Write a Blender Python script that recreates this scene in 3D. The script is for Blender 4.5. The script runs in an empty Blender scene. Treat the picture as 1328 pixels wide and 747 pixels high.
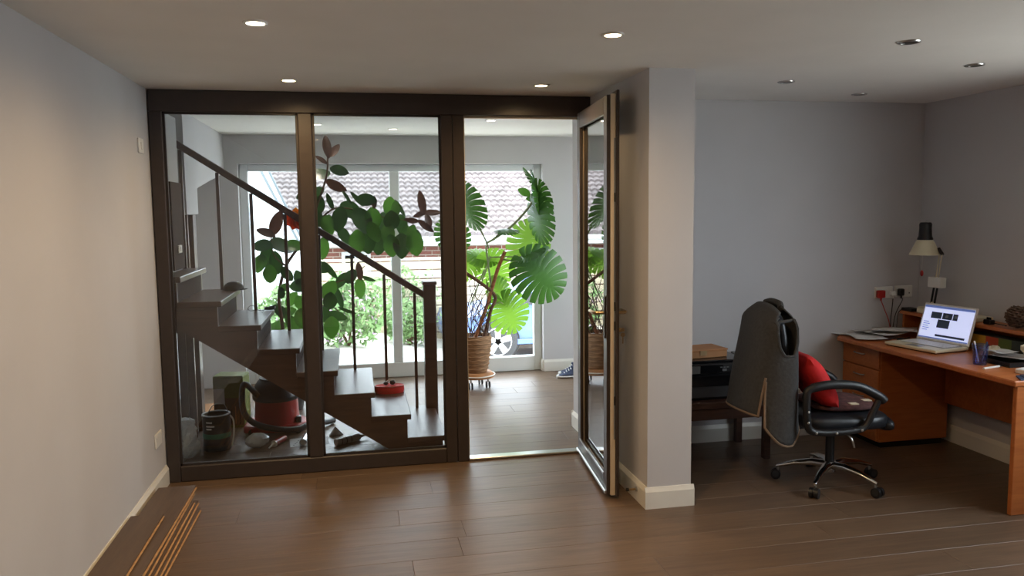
import bpy, bmesh, math, random
from mathutils import Vector, Matrix
from math import sin, cos, pi, radians, sqrt, atan2
random.seed(7)
SC = bpy.context.scene
COL = SC.collection

# ------------------------------------------------------------------ camera
CF, CYAW, CPITCH, CROLL = 1022.6, .1959, .0969, -.0115
CLOC = Vector((1.1848, -5.077, 1.6539))
cw = Vector((sin(CYAW)*cos(CPITCH), cos(CYAW)*cos(CPITCH), -sin(CPITCH)))
_r = Vector((cos(CYAW), -sin(CYAW), 0)); _u = _r.cross(cw)
cr = _r*cos(CROLL)+_u*sin(CROLL); cu = -_r*sin(CROLL)+_u*cos(CROLL)
cam = bpy.data.cameras.new('camera'); camo = bpy.data.objects.new('camera', cam); COL.objects.link(camo)
cam.sensor_width = 36; cam.lens = CF/1328*36; cam.clip_start = .05; cam.clip_end = 200
camo.matrix_world = Matrix(((cr.x, cu.x, -cw.x, CLOC.x), (cr.y, cu.y, -cw.y, CLOC.y), (cr.z, cu.z, -cw.z, CLOC.z), (0, 0, 0, 1)))
SC.camera = camo
def at(px, py, ax, val):
    "point of the place measured from the photograph: where the sight line through a pixel meets a plane"
    d = cr*((px-664)/CF)-cu*((py-373.5)/CF)+cw
    i = 'xyz'.index(ax); t = (val-CLOC[i])/d[i]
    return CLOC+d*t

# ------------------------------------------------------------------ light and exposure
SC.view_settings.view_transform = 'Standard'; SC.view_settings.look = 'None'
SC.view_settings.gamma = 1; SC.view_settings.use_curve_mapping = False
SC.view_settings.exposure = 0.5
w = bpy.data.worlds.new('sky'); SC.world = w; w.use_nodes = True
bg = w.node_tree.nodes['Background']; bg.inputs[0].default_value = (.84, .92, 1, 1); bg.inputs[1].default_value = 7.6
SC.cycles.max_bounces = 12; SC.cycles.diffuse_bounces = 6; SC.cycles.glossy_bounces = 4
SC.cycles.transparent_max_bounces = 16; SC.cycles.transmission_bounces = 8
SC.cycles.sample_clamp_indirect = 6.0; SC.cycles.caustics_reflective = False; SC.cycles.caustics_refractive = False
def portal(loc, rot, sx, sy):
    l = bpy.data.lights.new('window_portal', 'AREA'); l.shape = 'RECTANGLE'; l.size = sx; l.size_y = sy
    l.cycles.is_portal = True
    o = bpy.data.objects.new('window_portal', l); COL.objects.link(o); o.location = loc; o.rotation_euler = rot
portal((1.6, 2.97, 1.07), (radians(-90), 0, 0), 2.9, 2.1)
portal((5.50, -2.7, 1.55), (0, radians(90), 0), 1.3, 2.0)
portal((4.60, 1.4, 1.2), (0, radians(90), 0), 1.8, 1.8)
SPOT_W = 34.0      # room downlights
HALL_W = 8.0

# ------------------------------------------------------------------ materials
def lin(c): return tuple(((x/255)/12.92 if x/255 <= .04045 else ((x/255+.055)/1.055)**2.4) for x in c)
MATS = {}
def pm(name, col, rough=.5, metal=0, var=.12, scale=6, bump=0, stretch=(1, 1, 1), rnd=0, spec=.5, coat=0, coord='Object'):
    m = bpy.data.materials.new(name); m.use_nodes = True; nt = m.node_tree; N = nt.nodes; L = nt.links
    b = N['Principled BSDF']; c = lin(col)
    b.inputs['Roughness'].default_value = rough; b.inputs['Metallic'].default_value = metal
    b.inputs['Specular IOR Level'].default_value = spec
    if coat: b.inputs['Coat Weight'].default_value = coat; b.inputs['Coat Roughness'].default_value = .15
    tc = N.new('ShaderNodeTexCoord'); mp = N.new('ShaderNodeMapping'); mp.inputs['Scale'].default_value = stretch
    L.new(tc.outputs[coord], mp.inputs[0])
    nz = N.new('ShaderNodeTexNoise'); nz.inputs['Scale'].default_value = scale; nz.inputs['Detail'].default_value = 5
    L.new(mp.outputs[0], nz.inputs['Vector'])
    rp = N.new('ShaderNodeValToRGB')
    rp.color_ramp.elements[0].position = .3; rp.color_ramp.elements[1].position = .7
    rp.color_ramp.elements[0].color = tuple(x*(1-var) for x in c)+(1,)
    rp.color_ramp.elements[1].color = tuple(min(1, x*(1+var)) for x in c)+(1,)
    L.new(nz.outputs['Fac'], rp.inputs[0]); out = rp.outputs[0]
    if rnd:
        oi = N.new('ShaderNodeObjectInfo'); mr = N.new('ShaderNodeMapRange')
        mr.inputs['To Min'].default_value = 1-rnd; mr.inputs['To Max'].default_value = 1+rnd
        L.new(oi.outputs['Random'], mr.inputs['Value'])
        hv = N.new('ShaderNodeHueSaturation'); L.new(mr.outputs[0], hv.inputs['Value']); L.new(out, hv.inputs['Color']); out = hv.outputs[0]
        ad = N.new('ShaderNodeVectorMath'); ad.operation = 'ADD'; L.new(mp.outputs[0], ad.inputs[0])
        ms = N.new('ShaderNodeMath'); ms.operation = 'MULTIPLY'; ms.inputs[1].default_value = 37; L.new(oi.outputs['Random'], ms.inputs[0])
        L.new(ms.outputs[0], ad.inputs[1]); L.new(ad.outputs[0], nz.inputs['Vector'])
    L.new(out, b.inputs['Base Color'])
    if bump:
        bp = N.new('ShaderNodeBump'); bp.inputs['Strength'].default_value = bump; bp.inputs['Distance'].default_value = .01
        L.new(nz.outputs['Fac'], bp.inputs['Height']); L.new(bp.outputs[0], b.inputs['Normal'])
    MATS[name] = m; return m
def wood(name, col, dark, rough=.35, grain=(1.2, 14, 14), rnd=.1, bump=.08):
    "long grain along the object's own X"
    m = bpy.data.materials.new(name); m.use_nodes = True; nt = m.node_tree; N = nt.nodes; L = nt.links
    b = N['Principled BSDF']; b.inputs['Roughness'].default_value = rough
    tc = N.new('ShaderNodeTexCoord'); mp = N.new('ShaderNodeMapping'); mp.inputs['Scale'].default_value = grain
    oi = N.new('ShaderNodeObjectInfo'); ms = N.new('ShaderNodeMath'); ms.operation = 'MULTIPLY'; ms.inputs[1].default_value = 53
    L.new(oi.outputs['Random'], ms.inputs[0]); L.new(tc.outputs['Object'], mp.inputs[0]); L.new(ms.outputs[0], mp.inputs['Location'])
    n1 = N.new('ShaderNodeTexNoise'); n1.inputs['Scale'].default_value = 1.6; n1.inputs['Detail'].default_value = 7; n1.inputs['Distortion'].default_value = 1.2
    L.new(mp.outputs[0], n1.inputs['Vector'])
    n2 = N.new('ShaderNodeTexNoise'); n2.inputs['Scale'].default_value = 9; n2.inputs['Detail'].default_value = 3
    L.new(mp.outputs[0], n2.inputs['Vector'])
    mx = N.new('ShaderNodeMath'); mx.operation = 'MULTIPLY_ADD'; mx.inputs[1].default_value = .45; L.new(n2.outputs['Fac'], mx.inputs[0]); L.new(n1.outputs['Fac'], mx.inputs[2])
    rp = N.new('ShaderNodeValToRGB'); rp.color_ramp.elements[0].position = .45; rp.color_ramp.elements[1].position = .95
    rp.color_ramp.elements[0].color = lin(dark)+(1,); rp.color_ramp.elements[1].color = lin(col)+(1,)
    L.new(mx.outputs[0], rp.inputs[0])
    mr = N.new('ShaderNodeMapRange'); mr.inputs['To Min'].default_value = 1-rnd; mr.inputs['To Max'].default_value = 1+rnd; L.new(oi.outputs['Random'], mr.inputs['Value'])
    hv = N.new('ShaderNodeHueSaturation'); L.new(mr.outputs[0], hv.inputs['Value']); L.new(rp.outputs[0], hv.inputs['Color'])
    L.new(hv.outputs[0], b.inputs['Base Color'])
    bp = N.new('ShaderNodeBump'); bp.inputs['Strength'].default_value = bump; bp.inputs['Distance'].default_value = .004
    L.new(n2.outputs['Fac'], bp.inputs['Height']); L.new(bp.outputs[0], b.inputs['Normal'])
    MATS[name] = m; return m
def emis(name, col, s):
    m = bpy.data.materials.new(name); m.use_nodes = True; b = m.node_tree.nodes['Principled BSDF']
    b.inputs['Base Color'].default_value = lin(col)+(1,); b.inputs['Emission Color'].default_value = lin(col)+(1,); b.inputs['Emission Strength'].default_value = s
    MATS[name] = m; return m
def glass(name, tint, f0=.06, top=.9, rough=0.0):
    "clear pane: what is behind shows through, mirror-like at grazing angles"
    m = bpy.data.materials.new(name); m.use_nodes = True; nt = m.node_tree; N = nt.nodes; L = nt.links; N.clear()
    o = N.new('ShaderNodeOutputMaterial'); t = N.new('ShaderNodeBsdfTransparent'); t.inputs[0].default_value = tint+(1,)
    g = N.new('ShaderNodeBsdfGlossy'); g.inputs['Roughness'].default_value = rough
    lw = N.new('ShaderNodeLayerWeight'); lw.inputs[0].default_value = .5
    p = N.new('ShaderNodeMath'); p.operation = 'POWER'; p.inputs[1].default_value = 4.0; L.new(lw.outputs['Facing'], p.inputs[0])
    q = N.new('ShaderNodeMath'); q.operation = 'MULTIPLY_ADD'; q.inputs[1].default_value = top; q.inputs[2].default_value = f0; L.new(p.outputs[0], q.inputs[0])
    x = N.new('ShaderNodeMixShader'); L.new(q.outputs[0], x.inputs[0]); L.new(t.outputs[0], x.inputs[1]); L.new(g.outputs[0], x.inputs[2])
    L.new(x.outputs[0], o.inputs[0]); MATS[name] = m; return m
def leafmat(name, col, back, trans=.35, rough=.3):
    m = bpy.data.materials.new(name); m.use_nodes = True; nt = m.node_tree; N = nt.nodes; L = nt.links
    b = N['Principled BSDF']; o = N['Material Output']; b.inputs['Roughness'].default_value = rough
    tc = N.new('ShaderNodeTexCoord'); nz = N.new('ShaderNodeTexNoise'); nz.inputs['Scale'].default_value = 6; L.new(tc.outputs['Object'], nz.inputs['Vector'])
    oi = N.new('ShaderNodeObjectInfo'); mr = N.new('ShaderNodeMapRange'); mr.inputs['To Min'].default_value = .7; mr.inputs['To Max'].default_value = 1.3
    L.new(oi.outputs['Random'], mr.inputs['Value'])
    rp = N.new('ShaderNodeValToRGB'); rp.color_ramp.elements[0].color = tuple(.75*x for x in lin(col))+(1,); rp.color_ramp.elements[1].color = tuple(min(1, 1.25*x) for x in lin(col))+(1,)
    L.new(nz.outputs['Fac'], rp.inputs[0])
    hv = N.new('ShaderNodeHueSaturation'); L.new(mr.outputs[0], hv.inputs['Value']); L.new(rp.outputs[0], hv.inputs['Color']); L.new(hv.outputs[0], b.inputs['Base Color'])
    t = N.new('ShaderNodeBsdfTranslucent'); t.inputs[0].default_value = lin(back)+(1,)
    x = N.new('ShaderNodeMixShader'); x.inputs[0].default_value = trans
    L.new(b.outputs[0], x.inputs[1]); L.new(t.outputs[0], x.inputs[2]); L.new(x.outputs[0], o.inputs[0]); MATS[name] = m; return m
def brickmat(name, c1, c2, mortar):
    m = bpy.data.materials.new(name); m.use_nodes = True; nt = m.node_tree; N = nt.nodes; L = nt.links; b = N['Principled BSDF']; b.inputs['Roughness'].default_value = .9
    tc = N.new('ShaderNodeTexCoord'); mp = N.new('ShaderNodeMapping'); mp.inputs['Rotation'].default_value = (radians(90), 0, 0); L.new(tc.outputs['Object'], mp.inputs[0])
    k = N.new('ShaderNodeTexBrick'); k.inputs['Color1'].default_value = lin(c1)+(1,); k.inputs['Color2'].default_value = lin(c2)+(1,); k.inputs['Mortar'].default_value = lin(mortar)+(1,)
    k.inputs['Scale'].default_value = 1; k.inputs['Brick Width'].default_value = .23; k.inputs['Row Height'].default_value = .075; k.inputs['Mortar Size'].default_value = .008
    L.new(mp.outputs[0], k.inputs['Vector']); L.new(k.outputs[0], b.inputs['Base Color']); MATS[name] = m; return m

pm('wall_paint', (197, 195, 196), .85, var=.02, scale=3)
pm('ceiling_paint', (236, 234, 230), .9, var=.02, scale=3)
pm('white_gloss', (226, 223, 214), .35, var=.03)
pm('reveal_white', (240, 240, 240), .6, var=.02)
pm('upvc', (232, 236, 238), .3, var=.02)
pm('anthracite', (62, 54, 51), .42, var=.08, scale=20)
pm('anthracite_bead', (48, 43, 42), .5, var=.05)
pm('beige_profile', (218, 204, 182), .4, var=.04)
pm('rubber', (22, 21, 21), .6, var=.1)
pm('steel', (190, 190, 188), .28, 1, var=.05)
pm('brass', (176, 150, 112), .3, 1, var=.06)
pm('chrome', (205, 205, 205), .12, 1, var=.03)
pm('black_plastic', (24, 24, 26), .42, var=.1)
pm('black_gloss', (16, 17, 20), .18, var=.1)
pm('dark_grey_plastic', (52, 53, 56), .4, var=.08)
pm('black_leather', (34, 37, 42), .36, var=.15, scale=30, bump=.1)
pm('white_plastic', (228, 226, 220), .35, var=.02)
pm('cream_plastic', (218, 208, 178), .4, var=.03)
pm('paper', (224, 223, 222), .7, var=.03)
pm('red_plastic', (178, 36, 30), .3, var=.06)
pm('red_fabric', (196, 28, 30), .85, var=.16, scale=18, bump=.3)
pm('fleece', (60, 59, 58), .95, var=.16, scale=60, bump=.25)
pm('tan_trim', (120, 98, 78), .85, var=.1, scale=30)
pm('floral_fabric', (84, 52, 52), .9, var=.5, scale=26)
wood('floor_wood', (110, 90, 72), (88, 70, 55), .40, rnd=.09)
wood('loose_plank', (98, 80, 64), (80, 64, 52), .45, rnd=.06)
pm('plank_core', (190, 148, 104), .85, var=.2, scale=30)
wood('stair_wood', (92, 68, 58), (66, 47, 41), .33, rnd=.04, bump=.03)
pm('dark_panel', (56, 42, 37), .8, var=.1, spec=.15)
wood('desk_wood', (190, 112, 58), (168, 92, 46), .4, rnd=.03, bump=.02)
wood('bench_wood', (84, 56, 44), (60, 38, 30), .45, rnd=.03)
pm('board_tan', (168, 118, 74), .7, var=.1, scale=12)
pm('cardboard', (176, 124, 82), .85, var=.08)
glass('pane_glass', (.87, .89, .89)); glass('window_glass', (.97, .985, .985), .04, .6)
glass('door_glass', (.55, .55, .55), .16, .95)
glass('blue_glass', (.66, .74, .97), .10, .8)
emis('lamp_lit', (255, 226, 180), 14.0)
emis('lamp_lit_hall', (255, 240, 220), 14.0)
pm('lamp_off', (70, 66, 62), .3, var=.1)
emis('screen_glow', (196, 204, 240), .62); emis('screen_dark', (40, 48, 62), .25); emis('screen_bar', (90, 110, 170), .4)
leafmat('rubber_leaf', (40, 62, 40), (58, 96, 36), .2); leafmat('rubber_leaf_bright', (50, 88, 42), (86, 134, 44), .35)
leafmat('rubber_leaf_red', (66, 50, 44), (96, 58, 44), .2)
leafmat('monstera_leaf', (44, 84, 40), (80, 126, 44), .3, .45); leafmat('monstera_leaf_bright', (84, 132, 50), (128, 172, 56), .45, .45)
pm('stem_green', (124, 138, 96), .5, var=.15); pm('stem_brown', (96, 66, 48), .8, var=.25, scale=20, bump=.3)
pm('root_dark', (66, 44, 36), .8, var=.2); pm('moss_pole', (150, 100, 70), .95, var=.3, scale=40, bump=.6)
pm('basket', (150, 116, 84), .8, var=.35, scale=14, stretch=(1, 1, 5), bump=.5)
pm('soil', (60, 44, 34), .95, var=.3, scale=30)
pm('navy_knit', (58, 68, 94), .8, var=.2, scale=60); pm('sole_white', (230, 230, 228), .5)
leafmat('flower_orange', (236, 110, 30), (250, 130, 30), .6, .7); leafmat('flower_yellow', (250, 180, 30), (255, 190, 40), .6, .7)
pm('gravel', (206, 198, 186), .9, var=.12, scale=12); pm('roof_tile', (108, 98, 96), .85, var=.3, scale=3)
brickmat('brick', (150, 92, 78), (126, 78, 68), (190, 180, 168))
pm('fence_board', (206, 192, 166), .85, var=.14, scale=3, stretch=(.4, 4, 4))
pm('verge_grey', (98, 106, 110), .5, var=.06)
pm('car_blue', (92, 120, 172), .25, var=.04, coat=.5); pm('tyre', (60, 60, 62), .8); pm('alloy', (216, 218, 222), .35, .2)
pm('bush_leaf', (120, 150, 92), .7, var=.3, scale=2); pm('bush_flower', (206, 170, 200), .7, var=.2); pm('tree_leaf', (104, 134, 92), .7, var=.3, scale=2)
pm('paint_label', (30, 34, 38), .35, var=.1); pm('teal', (40, 120, 96), .4); pm('tin_lid', (150, 152, 152), .35, .7)
pm('green_card', (96, 104, 36), .6, var=.3, scale=7); pm('brown_card', (96, 74, 46), .6, var=.4, scale=9)
pm('vac_red', (170, 42, 36), .3, var=.05); pm('poly_bag', (200, 204, 208), .25, var=.1, scale=20)
pm('cone_brown', (92, 70, 56), .85, var=.3, scale=30, rnd=.35); pm('print_yellow', (190, 150, 50), .7, var=.2); pm('print_red', (176, 70, 40), .7); pm('print_green', (92, 110, 50), .7, var=.2)
pm('dark_green_box', (46, 52, 44), .6); pm('navy', (48, 58, 84), .5); pm('tissue', (210, 200, 176), .8, var=.06)

# ------------------------------------------------------------------ geometry helpers
class G:
    def __init__(s): s.bm = bmesh.new()
    def box(s, x0, x1, y0, y1, z0, z1, bev=0, seg=1, M=None):
        r = bmesh.ops.create_cube(s.bm, size=1); vs = r['verts']
        for v in vs: v.co = Vector((x0 if v.co.x < 0 else x1, y0 if v.co.y < 0 else y1, z0 if v.co.z < 0 else z1))
        if bev:
            es = list({e for v in vs for e in v.link_edges})
            rr = bmesh.ops.bevel(s.bm, geom=es, offset=bev, segments=seg, affect='EDGES', profile=.5)
            vs = list({v for f in rr['faces'] for v in f.verts} | {v for v in vs if v.is_valid})
        if M is not None:
            for v in vs: v.co = M @ v.co
        return s
    def loft(s, rings, closed=True, caps=True):
        R = [[s.bm.verts.new(p) for p in ring] for ring in rings]; n = len(R[0])
        for a, b in zip(R, R[1:]):
            for i in range(n if closed else n-1):
                j = (i+1) % n
                try: s.bm.faces.new((a[i], a[j], b[j], b[i]))
                except ValueError: pass
        if caps and closed:
            for ring in (R[0][::-1], R[-1]):
                try: s.bm.faces.new(ring)
                except ValueError: pass
        return s
    def tube(s, pts, r, seg=8, caps=True):
        P = [Vector(p) for p in pts]; n = len(P)
        rs = r if isinstance(r, (list, tuple)) else [r]*n; rings = []; up = None
        for i in range(n):
            t = (P[min(i+1, n-1)]-P[max(i-1, 0)]).normalized()
            if up is None: up = t.orthogonal().normalized()
            up = (up-t*up.dot(t)); up = up.normalized() if up.length > 1e-6 else t.orthogonal().normalized()
            b = t.cross(up)
            rings.append([P[i]+(up*cos(2*pi*k/seg)+b*sin(2*pi*k/seg))*rs[i] for k in range(seg)])
        return s.loft(rings, True, caps)
    def lathe(s, prof, seg=20, c=(0, 0, 0), M=None, caps=True):
        c = Vector(c); rings = []
        for r, z in prof:
            ring = [Vector((r*cos(2*pi*k/seg), r*sin(2*pi*k/seg), z)) for k in range(seg)]
            rings.append([(M @ p if M is not None else p)+c for p in ring])
        return s.loft(rings, True, caps)
    def prism(s, poly, ax, a, b, bev=0):
        def mk(p, h): return {'x': (h, p[0], p[1]), 'y': (p[0], h, p[1]), 'z': (p[0], p[1], h)}[ax]
        A = [s.bm.verts.new(mk(p, a)) for p in poly]; B = [s.bm.verts.new(mk(p, b)) for p in poly]; n = len(poly)
        fs = [s.bm.faces.new(A[::-1]), s.bm.faces.new(B)]+[s.bm.faces.new((A[i], A[(i+1) % n], B[(i+1) % n], B[i])) for i in range(n)]
        if bev: bmesh.ops.bevel(s.bm, geom=list({e for f in fs for e in f.edges}), offset=bev, segments=1, affect='EDGES')
        return s
    def surf(s, fn, nu, nv, wrap=False, keep=None):
        V = [[s.bm.verts.new(fn(i/nu, j/nv)) for i in range(nu if wrap else nu+1)] for j in range(nv+1)]
        m = len(V[0])
        for j in range(nv):
            for i in range(m if wrap else nu):
                if keep and not keep((i+.5)/nu, (j+.5)/nv): continue
                k = (i+1) % m
                s.bm.faces.new((V[j][i], V[j][k], V[j+1][k], V[j+1][i]))
        return s
    def ball(s, c, rx, ry=None, rz=None, seg=14, rings=9, M=None):
        ry = ry or rx; rz = rz or rx; c = Vector(c)
        r = bmesh.ops.create_uvsphere(s.bm, u_segments=seg, v_segments=rings, radius=1)
        for v in r['verts']:
            p = Vector((v.co.x*rx, v.co.y*ry, v.co.z*rz)); v.co = (M @ p if M is not None else p)+c
        return s
    def jitter(s, a):
        for v in s.bm.verts: v.co += Vector((random.uniform(-a, a), random.uniform(-a, a), random.uniform(-a, a)))
        return s
    def build(s, name, mat, parent=None, smooth=False, label=None, kind=None, solid=0, sub=0, ang=40):
        bmesh.ops.recalc_face_normals(s.bm, faces=s.bm.faces)
        me = bpy.data.meshes.new(name); s.bm.to_mesh(me); s.bm.free()
        if smooth:
            for p in me.polygons: p.use_smooth = True
            me.set_sharp_from_angle(angle=radians(ang))
        return obj(name, me, mat, parent, label, kind, solid, sub)
def obj(name, me, mat, parent=None, label=None, kind=None, solid=0, sub=0):
    o = bpy.data.objects.new(name, me); COL.objects.link(o)
    if mat is not None and not len(me.materials): me.materials.append(MATS[mat])
    if parent is not None: o.parent = parent
    if label: o['label'] = label
    if kind: o['kind'] = kind
    if solid: md = o.modifiers.new('solid', 'SOLIDIFY'); md.thickness = solid; md.offset = 0
    if sub: md = o.modifiers.new('sub', 'SUBSURF'); md.levels = sub; md.render_levels = sub
    return o
def tag(o, label, cat, group=None, kind=None):
    o['label'] = label; o['category'] = cat
    if group: o['group'] = group
    if kind: o['kind'] = kind
    return o
def thing(name, label, cat, loc=(0, 0, 0), rz=0, group=None, kind=None):
    o = bpy.data.objects.new(name, None); COL.objects.link(o); o.empty_display_size = .05
    o.location = loc; o.rotation_euler = (0, 0, rz)
    return tag(o, label, cat, group, kind)
def B(*a, **k): return G().box(*a, **k)
def frameM(o, xdir, zdir):
    "matrix with origin o, z axis zdir, x axis as near xdir as possible"
    z = Vector(zdir).normalized(); x = Vector(xdir); x = (x-z*x.dot(z)).normalized(); y = z.cross(x)
    return Matrix(((x.x, y.x, z.x, o[0]), (x.y, y.y, z.y, o[1]), (x.z, y.z, z.z, o[2]), (0, 0, 0, 1)))
def bez(p, n=10):
    "smooth curve through the given points"
    P = [Vector(q) for q in p]; out = []
    for i in range(len(P)-1):
        a, b, c, d = P[max(i-1, 0)], P[i], P[i+1], P[min(i+2, len(P)-1)]
        for k in range(n):
            t = k/n
            out.append(.5*((2*b)+(c-a)*t+(2*a-5*b+4*c-d)*t*t+(3*b-a-3*c+d)*t**3))
    return out+[P[-1]]

# ------------------------------------------------------------------ the room
H, W, YB, YF, XR = 2.4, 5.28, -6.6, 2.77, 4.4
PX0, PX1, PY = 2.735, 2.993, -1.054
def struct(name, g, mat, label, cat='wall', smooth=False):
    return tag(g.build(name, mat, smooth=smooth), label, cat, kind='structure')
struct('ceiling', B(-.6, W+.2, YB-.15, YF+.18, H, H+.1), 'ceiling_paint', 'flat white painted ceiling with small recessed downlights', 'ceiling')
struct('wall_left', B(-.6, 0, YB, .07, 0, H), 'wall_paint', 'plain pale wall left of the dark glazed screen')
struct('wall_behind', B(-.15, W+.15, YB-.15, YB, 0, H), 'wall_paint', 'plain pale wall facing the glazed screen')
g = G(); g.box(W, W+.15, YB, -3.7, 0, H).box(W, W+.15, -1.7, .2, 0, H).box(W, W+.15, -3.7, -1.7, 0, .9).box(W, W+.15, -3.7, -1.7, 2.2, H)
struct('wall_right', g, 'wall_paint', 'dim pale wall to the right of the desk')
struct('wall_back', B(PX0, W, .05, .2, 0, H), 'wall_paint', 'pale lavender grey wall behind the office chair')
struct('wall_pillar', B(PX0, PX1, PY, .05, 0, H), 'wall_paint', 'pale projecting wall end between the open door and desk area')
struct('wall_lintel', B(-.4, 2.8, .071, .2, 2.275, H), 'wall_paint', 'pale lintel above and behind the dark screen head')
struct('wall_jamb', B(-.4, .075, .071, .4, 1.30, 2.275), 'wall_paint', 'grey wall return beside the top of the stair')
struct('wall_hall_left', B(-.6, -.4, .071, YF, 0, H), 'wall_paint', 'pale hall wall behind the stair posts')
g = G(); g.prism([(1.0, H), (1.0, 1.66), (1.43, 1.66), (1.43, 1.86), (2.0, 1.94), (YF, 2.04), (YF, H)], 'x', -.4, 0)
struct('wall_bulkhead', g, 'wall_paint', 'white boxed-in bulkhead of the upper stair')
g = G(); g.box(-.6, .12, YF, 2.95, 0, H).box(3.07, XR+.15, YF, 2.95, 0, H).box(.12, 3.07, YF, 2.95, 2.13, H)
struct('wall_far', g, 'wall_paint', 'hall end wall around the wide garden window')
g = G(); g.box(XR, XR+.15, .2, .5, 0, H).box(XR, XR+.15, 2.3, YF, 0, H).box(XR, XR+.15, .5, 2.3, 0, .3).box(XR, XR+.15, .5, 2.3, 2.1, H)
struct('wall_hall_right', g, 'wall_paint', 'pale hall wall out beyond the shoes')
wh = thing('window_4', 'white framed side window at the right end of the hall', 'window', kind='structure')
for a, b in ((.5, .57), (1.365, 1.435), (2.23, 2.3)): B(XR+.05, XR+.12, a, b, .3, 2.1, .005).build('stile', 'upvc', wh)
B(XR+.05, XR+.12, .57, 2.23, 2.03, 2.1, .005).build('head', 'upvc', wh); B(XR+.05, XR+.12, .57, 2.23, .3, .37, .005).build('bottom_rail', 'upvc', wh)
for a, b in ((.57, 1.365), (1.435, 2.23)): B(XR+.08, XR+.09, a, b, .37, 2.03).build('pane', 'window_glass', wh)
struct('wall_stub', B(2.8, 3.0, .2, .68, 0, H), 'wall_paint', 'short pale wall return just inside the doorway')
# floor: base and single planks
fl = struct('floor', B(-.6, W+.15, YB-.15, YF+.15, -.12, -.016), 'rubber', 'grey brown wide oak plank floor running through room and hall', 'floor')
rows = []; y = -.11-.22*30
while y < YF+.1:
    rows.append((y, min(y+.22, YF+.1))); y += .22
plank_n = 0
for i, (ya, yb) in enumerate(rows):
    x0, x1 = (-.4, XR) if ya > .06 else (0, W)
    x = x0-random.uniform(.2, 1.9)
    if ya < -4.6: x1 = W
    while x < x1:
        a, b = max(x, x0), min(x+2.1, x1); x += 2.1
        if b-a < .03: continue
        cx, cy = (a+b)/2, (ya+yb)/2; hx, hy = (b-a)/2-.0006, (yb-ya)/2-.0006; e = .0012
        ring = lambda hx, hy, z: [(-hx, -hy, z), (hx, -hy, z), (hx, hy, z), (-hx, hy, z)]
        o = G().loft([ring(hx, hy, -.016), ring(hx, hy, -e), ring(hx-e, hy-e, 0)]).build('plank', 'floor_wood', fl)
        o.location = (cx, cy, 0); plank_n += 1
# skirting
def skirt(g, x0, x1, y0, y1, side, h=.12, t=.016):
    "side = direction it faces"
    prof = [(0, 0), (t, 0), (t, h-.025), (t*.45, h-.006), (t*.3, h), (0, h)]
    if side == '+x': g.prism([(x0+p, q) for p, q in prof], 'y', y0, y1)
    if side == '-x': g.prism([(x0-p, q) for p, q in prof], 'y', y0, y1)
    if side == '-y': g.prism([(y0-p, q) for p, q in prof], 'x', x0, x1)
    if side == '+y': g.prism([(y0+p, q) for p, q in prof], 'x', x0, x1)
    return g
def skirting(name, segs, label):
    g = G()
    for s_ in segs: skirt(g, *s_)
    return struct(name, g, 'white_gloss', label, 'baseboard')
skirting('baseboard_left', [(0, 0, YB, -.005, '+x')], 'cream baseboard along the left wall beside loose planks')
skirting('baseboard_pillar', [(PX0, 0, PY, -.0, '-x'), (PX0-.016, PX1+.016, PY, 0, '-y'), (PX1, 0, PY, .05, '+x')], 'white baseboard wrapped round the projecting wall end')
skirting('baseboard_back', [(PX1+.02, W, .05, 0, '-y')], 'white baseboard under the printer bench')
skirting('baseboard_right', [(W, 0, YB, .034, '-x')], 'white baseboard of the right wall under the desk')
skirting('baseboard_far', [(3.07, XR, YF, 0, '-y'), (3.07, 0, YF-.0, 2.86, '-x')], 'white baseboard beside the garden window behind the shoe')
skirting('baseboard_stub', [(2.8, 0, .2, .696, '-x'), (2.784, 3.0, .68, 0, '+y')], 'short white baseboard just inside the doorway')

# far garden window
wn = thing('window_2', 'wide white framed floor length window onto the garden', 'window', kind='structure')
B(.12, .20, 2.86, 2.93, .0, 2.13, .006).build('stile', 'upvc', wn); B(2.99, 3.07, 2.86, 2.93, .0, 2.13, .006).build('stile', 'upvc', wn)
B(1.535, 1.632, 2.85, 2.94, .15, 2.06, .008).build('mullion', 'upvc', wn)
B(.20, 2.99, 2.86, 2.93, 2.06, 2.13, .006).build('head', 'upvc', wn); B(.20, 2.99, 2.85, 2.94, 0, .15, .006).build('bottom_rail', 'upvc', wn)
B(.20, 1.535, 2.89, 2.902, .15, 2.06).build('pane', 'window_glass', wn); B(1.632, 2.99, 2.89, 2.902, .15, 2.06).build('pane', 'window_glass', wn)
# right-hand room window (beside the viewer)
wr = thing('window_3', 'white framed window in the right wall beside the viewer', 'window', kind='structure')
for a, b in ((-3.7, -3.64), (-2.73, -2.67), (-1.76, -1.7)): B(W+.05, W+.12, a, b, .9, 2.2, .005).build('stile', 'upvc', wr)
B(W+.05, W+.12, -3.64, -1.76, 2.14, 2.2, .005).build('head', 'upvc', wr); B(W+.05, W+.12, -3.64, -1.76, .9, .96, .005).build('bottom_rail', 'upvc', wr)
for a, b in ((-3.64, -2.73), (-2.67, -1.76)): B(W+.08, W+.09, a, b, .96, 2.14).build('pane', 'window_glass', wr)

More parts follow.
